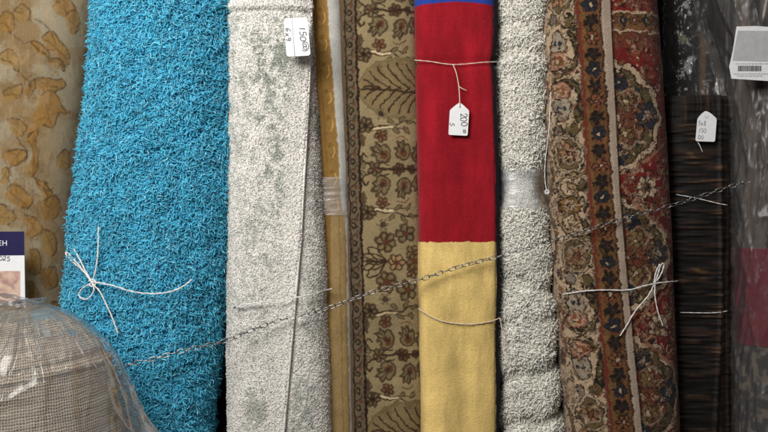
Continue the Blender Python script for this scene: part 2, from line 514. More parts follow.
# ================================================================== A  gold leaf rug (left)
def canvas_A():
    base = K(150, 138, 115, 1.02)
    c = Cv(-130, 130, -280, 480, base)
    gold, gold2, dk, tan = K(146, 106, 48, 1.0), K(148, 116, 64, 1.0), K(74, 52, 30, 1.0), K(134, 109, 74, 1.0)
    # broad tan clouding of the woven ground
    f = fbm(c.X / 26, c.Y / 34, 3)
    m = sst(0.42, 0.58, f)[..., None] * 0.9 * sst(78, 30, c.X)[..., None]
    c.a = c.a * (1 - m) + tan * m
    def leaf(pts, col, edge=True):
        p = cr(pts, 6, True)
        c.poly(p, col, 0.80)
        if edge:
            k = int(len(p) * .62); m_ = p.mean(0)
            for q in range(0, len(p), 5):
                c.stroke([m_ * .8 + p[q] * .2, m_ * .12 + p[q] * .88], 1.6, [gold2, tan, K(112, 74, 34, 1.0)][q % 3], .6)
            c.stroke(p[:k], 1.9, dk, 0.8)
            c.stroke([p[0] * .85 + m_ * .15, m_, p[len(p) // 2] * .8 + m_ * .2], 1.3, dk, .55)
    L = [
        [(15, 12), (22, 4), (30, 10), (31, 18), (22, 21), (16, 18)],
        [(-4, 20), (4, 12), (14, 18), (13, 28), (5, 33), (-3, 28)],
        [(52, -4), (66, -6), (76, 2), (70, 14), (60, 16), (52, 8)],
        [(64, 14), (76, 6), (82, 16), (76, 30), (68, 24)],
        [(30, 40), (38, 40), (46, 48), (46, 54), (38, 52), (32, 46)],
        [(42, 36), (50, 30), (62, 42), (68, 54), (64, 64), (54, 52), (46, 46)],
        [(0, 56), (10, 50), (18, 58), (20, 70), (10, 66), (2, 62)],
        [(46, 56), (54, 56), (62, 64), (63, 68), (54, 64), (48, 60)],
        [(36, 80), (46, 76), (64, 80), (66, 86), (54, 90), (46, 92), (38, 86)],
        [(2, 92), (12, 86), (21, 82), (20, 94), (8, 100), (3, 102)],
        [(26, 84), (34, 80), (34, 90), (28, 96), (24, 92)],
        [(40, 94), (52, 90), (62, 108), (70, 110), (58, 114), (52, 126), (40, 124), (34, 134), (26, 130), (34, 112)],
        [(6, 118), (18, 120), (24, 128), (20, 136), (10, 130)],
        [(28, 136), (35, 130), (36, 150), (34, 174), (28, 172), (30, 150)],
        [(8, 152), (22, 150), (24, 160), (14, 166), (8, 160)],
        [(56, 156), (66, 146), (72, 158), (64, 168), (56, 164)],
        [(6, 190), (18, 186), (30, 196), (28, 208), (14, 204), (8, 198)],
        [(34, 178), (44, 184), (50, 192), (46, 198), (38, 194)],
        [(0, 170), (8, 168), (8, 182), (0, 184)],
        [(38, 202), (54, 196), (60, 210), (50, 220), (38, 214)],
        [(24, 214), (36, 220), (42, 232), (30, 238), (24, 228)],
        [(44, 232), (54, 240), (52, 256), (42, 250)],
        [(26, 250), (38, 256), (40, 272), (30, 276), (25, 264)],
        [(40, 272), (54, 268), (58, 284), (46, 292), (40, 284)],
        [(-12, 210), (2, 204), (14, 214), (6, 224), (-8, 222)],
        [(24, 284), (34, 286), (36, 300), (26, 302)],
    ]
    for off in (-310, 0, 310):
        for i, l in enumerate(L):
            q = np.array(l, float) * (1.05, .8) + (-26 if i % 2 else 14, off + 46)
            c.poly(cr(q, 6, True), tan, .55); c.stroke(cr(q, 6, True)[:16], 1.2, dk, .35)
    for off in (-310, 0, 310):
        for i, l in enumerate(L):
            leaf(np.array(l, float) + (0, off), gold if i % 3 else gold2)
            if i % 3 == 0:
                l = np.array(l, float)
                leaf(np.stack([-l[:, 0] - 12, l[:, 1] + off], 1), gold)
        for p in ([(30, 40), (37, 48), (47, 55), (56, 58), (63, 68)], [(32, 176), (38, 184), (46, 190), (52, 188)],
                  [(8, 30), (20, 40), (28, 40)], [(36, 18), (44, 24), (50, 34)], [(20, 70), (26, 78), (30, 90)],
                  [(38, 186), (44, 196), (42, 204)], [(18, 136), (24, 150), (22, 160), (10, 168)]):
            c.stroke(cr(np.array(p, float) + (0, off), 6), 1.7, dk, 0.75)
    # flecks of gold thread
    f = fbm(c.X / 5, c.Y / 9, 11)
    m = (sst(0.58, 0.72, f) * 0.45)[..., None]
    c.a = c.a * (1 - m) + tan * 0.8 * m
    return c


rA = Roll([(-300, -62), (700, -62)], [(-300, 98), (0, 88), (220, 66), (700, 50)], 0.06, 0.12, 2.2)
cA = canvas_A()
def colA(sx, py):
    w1 = (fbm(sx / 14, py / 14, 5) - .5) * 8.0; w2 = (fbm(sx / 12, py / 12, 9) - .5) * 8.0
    c = cA.sample(sx + w1, py + w2)
    g = cA.sample(sx + w1 + (vn(sx / 2, py / 3, 6) - .5) * 9, py + w2 + (vn(sx / 3, py / 2, 7) - .5) * 14)
    wear = (0.12 + .4 * sst(.35, .7, fbm(sx / 9, py / 12, 13)))[:, None]
    c = c * (1 - wear) + g * wear
    pale = (sst(.55, .75, fbm(sx / 5, py / 14, 15)) * .35)[:, None]
    c = c * (1 - pale) + K(160, 134, 96, 1.1) * pale
    warp = 0.93 + 0.10 * np.sin(sx * 2.6) * vn(sx / 3, py / 20, 2) + 0.10 * (vn(sx * 1.2, py * .5, 8) - .5)
    return np.clip(c * warp[..., None], 0.002, 0.9)
roll_thing('rolled_rug', 'beige rolled rug with tan and gold leaves, standing left of the blue shag rug', 'rug', rA, M_flat, colA,
           dens=0.0013, disp=lambda sx, p, t: 0.004 * (fbm(sx / 40, p / 60, 4) - .5))

# ================================================================== C  blue shag
rC = Roll([(-300, 94), (0, 90), (100, 80), (210, 66), (300, 58), (380, 60), (470, 62), (700, 66)],
          [(-300, 231), (0, 232), (100, 231), (216, 228), (320, 217), (380, 208), (432, 202), (700, 192)], -0.06, 0.125, 2.3)
def dispC(sx, p, t): return 0.012 * (fbm(sx / 30, p / 30, 21, 3) - .5)
eC, _ = roll_thing('rolled_shag_rug', 'turquoise blue shaggy rolled rug with long yarn pile, tied with a white bow', 'rug', rC, M_rug,
                   np.array(K(26, 122, 154, 1.2)), dens=0.004, disp=dispC, partname='rug_backing')
Rt, Nn, sx, py = rC.roots(82000, -45, 480, 0.35, dispC)
n = len(Rt)
f = rng.uniform(0, 1, n)[:, None]
cl = np.array(K(40, 146, 182, 1.3)) * (1 - f) + np.array(K(86, 190, 216, 1.3)) * f
cl = cl * (0.86 + 0.26 * vn(sx / 10, py / 10, 31))[:, None]
lite = (rng.uniform(0, 1, n) < 0.07)[:, None]
cl = np.where(lite, np.array(K(130, 208, 232, 1.15)), cl)
# yarns lie in small tufts that lean together, some patches trodden flat
ang = 4 * PI * fbm(sx / 7, py / 7, 35, 2) + 2 * PI * vn(sx / 40, py / 40, 36)
Tx = np.cross(Nn, np.array([0, 0, 1.0])); bias = np.cos(ang)[:, None] * Tx + np.sin(ang)[:, None] * np.array([0, 0, 1.0])
flat = sst(.42, .68, fbm(sx / 14, py / 14, 37))
V, F, C_ = strands(Rt, Nn, 0.0185 * (1.2 - .5 * flat), 0.00122, np.clip(cl, 0, .9), seg=4, spread=0.9, lift=0.65, grav=0.3, curl=0.42, bias=bias * 0.9)
part('yarn_pile', V, F, M_yarn, eC, C_)

# ================================================================== D  white and grey green rug
rD = Roll([(-300, 224), (0, 226), (432, 229), (700, 230)], [(-300, 305), (0, 312), (100, 317), (200, 323), (300, 327), (432, 331), (700, 336)], -0.02, 0.085, 3.2)
def seamD(py): return np.interp(py, [-300, 0, 240, 432, 700], [325, 311, 300, 284, 262])
def dispD(sx, p, t):
    e = seamD(p)
    d = 0.007 * sst(e + 1.5, e - 1.5, sx) + 0.004 * np.exp(-((sx - e + 2) / 2.2) ** 2)
    d = d + 0.004 * np.exp(-((p - 5) / 3.0) ** 2) * (sx < e) - 0.005 * np.exp(-((p - 11 ) / 2.0) ** 2) * (sx < e)
    return d + 0.006 * (fbm(sx / 30, p / 40, 41, 3) - .5)
def colD(sx, py):
    e = seamD(py)
    white = np.array([.79,.762,.712]); green = K(124, 134, 122, 1.0)
    f = .38 * fbm(sx / 9, py / 13, 51, 4) + .62 * fbm(sx / 2.6, py / 3.4, 53, 3); g = fbm(sx / 28, py / 60, 57, 3)
    band = np.where(sx < e, sst(e - 12, e - 22, sx) * (0.55 + 0.45 * sst(232, 262, sx)), sst(e + 4, e + 9, sx) * sst(e + 42, e + 30, sx))
    fade = np.interp(py, [0, 60, 150, 230, 330, 430], [1.0, 1.25, 1.1, .75, .75, 0.9])
    m = sst(0.47, 0.62, f + 0.30 * (g - .5)) * band * fade * .66
    m = np.clip(m * np.where(py < 14, 0.1, 1), 0, 1)
    return white[None] * (1 - m[:, None]) + green[None] * m[:, None]
eD, _ = roll_thing('rolled_rug', 'white plush rolled rug with faint grey green mottling and a vertical pale seam', 'rug', rD, M_rug,
                   colD, dens=0.002, disp=dispD, partname='rug_layer')
Rt, Nn, sx, py = rD.roots(110000, -40, 470, 0.2, dispD)
e = seamD(py)
keep = ~((np.abs(sx - e) < 0.3))
Rt, Nn, sx, py = Rt[keep], Nn[keep], sx[keep], py[keep]
cl = colD(sx + rng.normal(size=len(sx)) * 1.2, py + rng.normal(size=len(sx)) * 1.5) * rng.uniform(0.96, 1.03, len(sx))[:, None]
V, F, C_ = strands(Rt, Nn, 0.0052, 0.0012, np.clip(cl, 0, .96), seg=2, spread=1.2, lift=0.48, grav=0.25, curl=0.25)
part('plush_pile', V, F, M_white, eD, C_)
# piping cord along the seam
pp = np.arange(-40, 470, 8.0)
tt = np.linspace(0.01, PI - 0.01, 800)
pts = []
for q in pp:
    Vv, Nv, sv = rD.ev(tt, np.full(800, q)); i = np.argmin(np.abs(sv - seamD(q)))
    pts.append(Vv[i] + Nv[i] * 0.0085)
V, F = tube(cr(pts, 3), 0.0028, 8)
part('seam_binding', V, F, fabric('seam_binding_cotton', color=(.86, .83, .79), namt=.08), eD)

# ================================================================== E  gold strip + pale backing, taped
rE = Roll([(-300, 296), (0, 301), (432, 318), (700, 325)], [(-300, 336), (0, 343), (110, 348), (216, 352), (432, 355), (700, 358)], 0.035, 0.05, 3.0)
cE = Cv(240, 400, -280, 480, K(172, 171, 164, 1.1))
bnd = [(-280, 318), (0, 327), (110, 335.5), (180, 340), (240, 346.5), (300, 347.5), (432, 351)]
xs = [(-280, 240), (0, 240), (432, 240)]
gold = K(130, 100, 54, 1.05)
cE.poly([(b, p) for p, b in bnd] + [(354, 480), (240, 480), (240, -280)], gold)
dkE = K(106, 74, 30, 1.1)
for p in np.arange(-260, 470, 27.0):
    xb = np.interp(p, [q[0] for q in bnd], [q[1] for q in bnd])
    cE.ell(xb - 8, p, 2.2, 2.6, dkE, .7)
    cE.stroke(cr([(xb - 12, p + 6), (xb - 8, p + 9), (xb - 5, p + 14), (xb - 10, p + 17)], 5), 1.1, dkE, .55)
    cE.stroke(cr([(xb - 4, p + 2), (xb - 3, p + 8), (xb - 5, p + 13)], 5), 1.0, K(196, 160, 96), .6)
cE.stroke([(b - 12, p) for p, b in bnd], 1.4, dkE, .5)
cE.stroke([(b - 1, p) for p, b in bnd], 1.2, K(140, 105, 55), .8)
# below the tape a lighter tan stripe joins the gold
tanp = [(p, b) for p, b in bnd if p >= 240]
cE.poly([(331, 210), (347, 210)] + [(b - 1.5, p) for p, b in tanp] + [(352, 480), (331, 480)], K(146, 124, 86, 1.1), .75)
cE.stroke([(339, 210), (341, 300), (344, 480)], 1.2, dkE, .5)
def colE(sx, py):
    c = cE.sample(sx + (vn(sx / 4, py / 5, 3) - .5) * 1.6, py + (vn(sx / 4, py / 5, 4) - .5) * 2)
    return np.clip(c * (0.9 + 0.2 * vn(sx, py * .7, 8))[..., None], .002, .9)
eE, _ = roll_thing('rolled_rug', 'narrow gold rolled rug with pale backing and a clear tape band at mid height', 'rug', rE, M_flat, colE,
                   dens=0.0012, disp=lambda sx, p, t: 0.003 * (fbm(sx / 20, p / 50, 14) - .5) - 0.004 * np.exp(-((p - 196) / 16) ** 2))


def sleeve(roll, p0, p1, off, disp, dens=0.0018):
    ta = np.linspace(0, 2 * PI, 5)
    t = np.concatenate([np.interp(np.linspace(np.interp(-0.4, roll.t, roll.arc), np.interp(PI + .4, roll.t, roll.arc), 110), roll.arc, roll.t)])
    rows = np.linspace(p0, p1, max(6, int((p1 - p0) * roll.kf / dens)))
    T, P = np.meshgrid(t, rows)
    V, N, sx = roll.ev(T, P)
    V = V + N * (off + disp(sx, P, T))[..., None]
    h, w = T.shape
    i = np.arange(h - 1)[:, None] * w; j = np.arange(w - 1)[None]
    F = np.stack([i + j, i + w + j, i + w + j + 1, i + j + 1], -1).reshape(-1, 4)
    return V.reshape(-1, 3), F


V, F = sleeve(rE, 177, 215, 0.0035, lambda sx, p, t: 0.003 * (fbm(sx / 16, p / 3.0, 71, 4) - .5))
part('tape_band', V, F, M_tape_thin, eE)

# ================================================================== F  beige floral carpet
BR, RU, OL, DKL = K(56, 38, 26, 1.0), K(92, 52, 34, 1.0), K(104, 92, 64, 1.0), K(40, 28, 21, 1.0)
def canvas_F():
    c = Cv(290, 470, -290, 480, K(142, 125, 92, 1.0))
    f = fbm(c.X / 30, c.Y / 40, 61)
    c.a *= (0.9 + 0.2 * f)[..., None]
    def sh(y): return 10.5 * (y - 216) / 432.0        # drift of the roll's axis
    def tr(pts, yc, fl):
        p = np.array(pts, float); p[:, 1] = p[:, 1] * fl * 1.06 + yc; p[:, 0] += sh(p[:, 1]) - 0
        return p
    def bud(x, y, r, ang, yc, fl):
        # flame shaped palmette, tip along ang
        a = np.array([(-.9, 0), (-.6, -.55), (-.1, -.8), (.2, -.55), (.55, -.75), (.6, -.35), (1.15, -.3), (.85, 0), (1.05, .35), (.5, .35), (.4, .75), (-.1, .75), (-.6, .5)])
        ca, sa = math.cos(ang), math.sin(ang)
        p = np.stack([x + r * (a[:, 0] * ca - a[:, 1] * sa), y + r * (a[:, 0] * sa + a[:, 1] * ca)], 1)
        p = tr(p, yc, fl)
        c.poly(cr(p, 4, True), OL, .8, BR, 2.1)
        q = tr(np.stack([x + r * .5 * (a[:, 0] * ca - a[:, 1] * sa) - .25 * r * ca, y + r * .5 * (a[:, 0] * sa + a[:, 1] * ca) - .25 * r * sa], 1), yc, fl)
        c.poly(q, RU, .9)
        for s_ in (-.35, .05, .4):
            c.stroke(tr([(x - r * .3 * ca, y - r * .3 * sa), (x + r * (.7 * ca - s_ * sa), y + r * (.7 * sa + s_ * ca))], yc, fl), 1.3, BR, .85)
    def flower(x, y, r, yc, fl, n=6, fill=None, core=RU, rot=.3, ew=1.3):
        ew = ew * 1.6
        p = tr([(x, y)], yc, fl)[0]
        for i in range(n):
            a = rot + 2 * PI * i / n
            c.ell(p[0] + .62 * r * math.cos(a), p[1] + .62 * r * math.sin(a), r * .44, r * .36, fill if fill is not None else K(116, 94, 66, 1.0), .8, a, BR, ew)
        c.ell(p[0], p[1], r * .26, r * .26, core, 1)
    def line(pts, w, col, yc, fl, al=.95):
        c.stroke(cr(tr(pts, yc, fl), 6), w * 1.3, col, al)
    def palmette(yc):
        for fl in (1, -1):
            bud(383, -15, 10.5, -2.4, yc, fl); bud(405, -17, 9.5, -1.9, yc, fl)
            line([(374, -3), (366, -6), (363, -11), (366, -15), (369, -12)], 1.6, BR, yc, fl)
            line([(378, -2), (384, -6), (390, -4)], 1.2, BR, yc, fl)
            bud(421, -14, 9, -1.3, yc, fl)
            c.ell(*tr([(364.5, -4)], yc, fl)[0], 2.2, 3.2, OL, .8, 0, BR, .9)
        flower(376, 0, 6.5, yc, 1, 5, OL); flower(400, 0, 6, yc, 1, 6, RU); flower(413, 0, 4, yc, 1, 5, RU)
        line([(380, 0), (400, 0), (425, 0)], 2.0, BR, yc, 1)
        flower(430, 0, 6, yc, 1, 6, RU)
    def vine(yc, fl):
        flower(368, 0, 7, yc, fl, 6, OL, DKL, .1, 1.6)
        line([(373, 2), (385, 0), (397, 1), (408, -4), (420, -2)], 1.3, BR, yc, fl)
        line([(374, 5), (386, 3), (398, 4), (410, 3)], 1.0, BR, yc, fl, .8)
        line([(376, 3.5), (386, 1.7), (396, 2.4)], 1.6, K(190, 170, 135), yc, fl, .8)
        flower(383, 10, 6.2, yc, fl, 5, K(104, 66, 44, 1.0), RU, .5, 1.0)
        for x, y, a in ((398, 5, .6), (404, -6, -.9), (409, 5, .9), (392, -4, -2.4), (413, -3, -.3)):
            p = tr([(x, y)], yc, fl)[0]; c.ell(p[0], p[1], 4.2, 1.9, OL, .9, a * fl, BR, .9)
        line([(361, 6), (364, 11), (363, 17), (359, 19)], 2.8, BR, yc, fl, .85)
        line([(365, 8), (367, 13), (364, 20)], 1.0, BR, yc, fl, .85)
        c.ell(*tr([(383, -11)], yc, fl)[0], 3.4, 3.0, DKL, .85)
        for i in range(6):
            a = i * PI / 3; p = tr([(383 + 4.6 * math.cos(a), -11 + 4.6 * math.sin(a))], yc, fl)[0]
            c.ell(p[0], p[1], 1.8, 1.5, OL, .9)
        line([(398, 12), (404, 10), (410, 14)], 1.2, RU, yc, fl, .7)
    def lily(yc):
        for fl in (1, -1):
            flower(385, -19, 10, yc, fl, 6, None, RU, .2, 1.5)
            flower(405, -27, 9.5, yc, fl, 5, OL, RU, .7, 1.5)
            for e_ in ((-4, 367, -13, 375, -2), (-2, 364, -7, 373, -1)):
                a0, x1, y1, x2, y2 = e_
                line([(384, a0 * .3), (376, y1 * .95), (x1, y1 - 1), (x1 + 1, y1 + 3), (x2, y2 + 1)], 1.3, BR, yc, fl)
            line([(366, -1.4), (374, -3), (384, 0)], 1.1, BR, yc, fl)
            line([(388, 0), (393, -6), (399, -4)], 1.2, BR, yc, fl)
            flower(412, -9, 7, yc, fl, 5, None, RU, .1, 1.1)
        line([(362, 0), (384, 0), (398, 0), (428, 0)], 1.6, BR, yc, 1)
        flower(395, 0, 8, yc, 1, 6, K(150, 118, 84), RU, 0, 1.2)
        flower(414, 0, 8, yc, 1, 6, None, RU, 0, 1.2)
    def bigleaf(yc):
        out = [(359.5, 0), (363, -7), (369, -15.5), (378, -22), (390, -26.5), (404, -28.5), (418, -27.5), (436, -18), (444, 0)]
        o2 = [(x, -y) for x, y in out[::-1][1:-1]]
        p = cr(tr(out + o2, yc, 1), 5, True)
        c.poly(p, K(118, 99, 66, 1.0), .75); c.stroke(p, 2.6, OL, .9, closed=True); c.stroke(p, 1.0, K(110, 92, 58), .9, closed=True)
        line([(364, 1), (385, 2), (416, 4), (440, 2)], 1.8, BR, yc, 1)
        for k_, (x0, x1) in enumerate(((368, 381), (374, 391), (382, 401), (391, 411), (401, 421), (411, 431))):
            for fl in (1, -1):
                top_ = (-9, -16, -20.5, -23, -24, -23)[k_]
                line([(x0, top_ * .98), (x0 + 2.5, top_ * .72), ((x0 + x1) / 2 + 1, top_ * .34), (x1 + 2, 1.0)], 1.35, BR, yc, fl)
        line([(366, -1), (374, -1.5), (380, 2)], 1.5, BR, yc, 1)
    for o in (-345, 0, 345):
        bigleaf(88 + o)
        palmette(169 + o); palmette(355 + o); lily(262 + o)
        vine(125 + o, 1); vine(213 + o, -1); vine(311 + o, 1); vine(400 + o, -1)
    # top group: two big rosettes over a star flower
    # dark border stripe down the left and its line
    xl = lambda y: 355.5 + (y / 432.0) * 11.0
    ys = np.array([-290, 480.0])
    c.poly([(290, -290), (290, 480)] + [(xl(y) - 1, y) for y in ys[::-1]], K(98, 84, 64, 1.05))
    c.stroke([(xl(y), y) for y in ys], 2.6, DKL)
    c.stroke([(xl(y) - 11.5, y) for y in ys], 2.0, DKL)
    c.poly([(290, -290), (290, 480)] + [(xl(y) - 13, y) for y in ys[::-1]], K(86, 70, 50, 1.1))
    for i, y in enumerate(np.arange(-285, 475, 16.5)):
        x = xl(y) - 6
        c.ell(x - 1, y, 3.0, 3.6, DKL, .9); c.ell(x - 1.4, y, 1.2, 1.5, OL, .9)
        c.stroke(cr([(x + 3, y + 4), (x + 1, y + 8), (x - 3, y + 10), (x - 3, y + 13)], 5), 1.4, DKL, .85)
        c.ell(x + 2.0, y + 10, 1.6, 2.2, RU, .8)
    return c


rF = Roll([(-300, 322), (0, 333), (432, 347), (700, 356)], [(-300, 410), (0, 419), (432, 427), (700, 432)], 0.035, 0.055, 3.4)
cF = canvas_F()
def colF(sx, py):
    c = cF.sample(sx + (vn(sx / 2, py / 2, 3) - .5) * 1.8 + (vn(sx / 9, py / 9, 33) - .5) * 2, py + (vn(sx / 2.5, py / 2.5, 4) - .5) * 1.5 + (vn(sx / 9, py / 9, 34) - .5) * 2)
    return np.clip(c * (0.84 + 0.32 * rng.uniform(0, 1, len(sx)))[..., None], .002, .9)
roll_thing('rolled_carpet', 'beige rolled carpet with brown flowers and large veined leaf, left of red rug', 'rug', rF, M_rug, colF,
           dens=0.001, disp=lambda sx, p, t: 0.004 * (fbm(sx / 25, p / 60, 15) - .5) + 0.0005 * rng.uniform(-1, 1, sx.shape))

# ================================================================== G  red / blue / yellow rug
rG = Roll([(-300, 412), (0, 415), (110, 417), (240, 419), (432, 421.5), (700, 424)], [(-300, 499), (0, 497.5), (30, 498.2), (60, 496.2), (92, 497.6), (120, 498.6), (150, 499.6), (200, 500.8), (240, 500.2), (285, 501), (330, 499.8), (380, 500.8), (432, 499.3), (700, 500)], -0.01, 0.05, 4.2)
def colG(sx, py):
    w = (fbm(sx / 6, py / 6, 5) - .5) * 1.5
    red = K(146, 22, 34, 1.05); blue = K(36, 60, 140, 1.2); yel = K(218, 188, 118, 1.05)
    yb = 4.5 - ((sx - 455) / 46) ** 2 * 0 + np.where(sx > 425, (sx - 458) ** 2 / 900.0 * -1.5 + 1, -1.5)
    c = np.where((py + w < 3.0 - 2.5 * np.cos((sx - 415) / 83 * 2 * PI) * -1 * 0.6)[:, None], blue, red)
    c = np.where((py + w * 1.6 + .004 * (sx - 455) > 242)[:, None], yel, c)
    streak = (0.70 + 0.60 * fbm(sx / 10, py / 55, 91, 4)) * (1 - .22 * np.exp(-((sx - 455 - 5 * np.sin(py / 30)) / 9) ** 2) * sst(.3, .6, vn(py / 40, 0 * sx, 94)))
    tuft = 0.93 + 0.14 * vn(sx / 1.5, py / 1.5, 92)
    c = c * (streak * tuft)[:, None]
    lint = (rng.uniform(0, 1, len(sx)) < .00035)[:, None]
    c = np.where(lint, c * .7 + .12, c)
    rb = np.interp(py, [-300, 0, 60, 150, 240, 432], [497, 494.5, 493.5, 496.3, 497.5, 497])
    navy = K(24, 20, 30, 1.0)
    c = np.where(((sx > rb + 0.6) & (sx < 530))[:, None], navy, c)
    return np.clip(c, .002, .9)
def dispG(sx, p, t):
    rb = np.interp(p, [-300, 0, 60, 150, 240, 432], [497, 494.5, 493.5, 496.3, 497.5, 497])
    return 0.006 * (fbm(sx / 22, p / 70, 16) - .5) - 0.004 * np.exp(-((p - 62) / 5) ** 2) + 0.0004 * rng.uniform(-1, 1, sx.shape) - 0.002 * np.exp(-((sx - rb) / 1.2) ** 2)
roll_thing('rolled_rug', 'smooth red rug with yellow lower half, blue top and thin black edge', 'rug', rG, M_velvet, colG, dens=0.001, disp=dispG)

# ================================================================== H  white shag with taped waist
rH = Roll([(-300, 493), (0, 496), (432, 500), (700, 500)], [(-300, 546), (0, 547), (100, 548), (180, 544), (250, 551), (330, 558), (432, 566), (700, 572)], 0.01, 0.06, 2.5)
def dispH(sx, p, t):
    w = (vn(sx / 18, 0 * p, 3) - .5) * 10
    d = 0
    for y0, a, wd, sl in ((25, .007, 5, .1), (50, .006, 7, -.1), (285, .009, 9, .2), (322, .007, 7, -.15), (376, .012, 9, -.25), (424, .014, 8, -.2), (118, .004, 9, .1)):
        d = d - 1.15 * a * np.exp(-((p - y0 - w - sl * (sx - 525)) / wd) ** 2)
    d = d - 0.015 * np.exp(-np.abs((p - 188) / 19) ** 4)
    return d + 0.018 * (fbm(sx / 22, p / 20, 18, 3) - .5)
eH, _ = roll_thing('rolled_shag_rug', 'cream white shaggy rolled rug squeezed by a clear tape band, right of the red rug', 'rug', rH, M_rug,
                   np.array([.85, .83, .76]), dens=0.003, disp=dispH, partname='rug_backing')
Rt, Nn, sx, py = rH.roots(40000, -40, 470, 0.4, dispH)
flat = np.exp(-np.abs((py - 188) / 18) ** 6)
cl = np.array([.89,.865,.785])[None] * rng.uniform(0.92, 1.05, len(sx))[:, None] * (0.92 + .12 * vn(sx / 10, py / 10, 4))[:, None]
g = (sst(0.60, 0.74, fbm(sx / 12, py / 9, 77)) * 0.25)[:, None]
cl = cl * (1 - g) + np.array(K(180, 180, 170)) * g
V, F, C_ = strands(Rt, Nn, 0.0115 * (1 - .5 * flat), 0.0015, np.clip(cl, 0, .96), seg=4, spread=1.2, lift=0.58, grav=0.3, curl=0.4)
part('yarn_pile', V, F, M_white, eH, C_)
V, F = sleeve(rH, 169, 207, 0.002, lambda sx, p, t: 0.006 * (fbm(sx / 26 + p / 40, p / 5.0, 72, 4) - .5) + 0.004 * np.abs(vn(sx / 40 + 3, p / 8.0, 74) - .5) + 0.003)
part('tape_band', V, F, M_tape, eH)

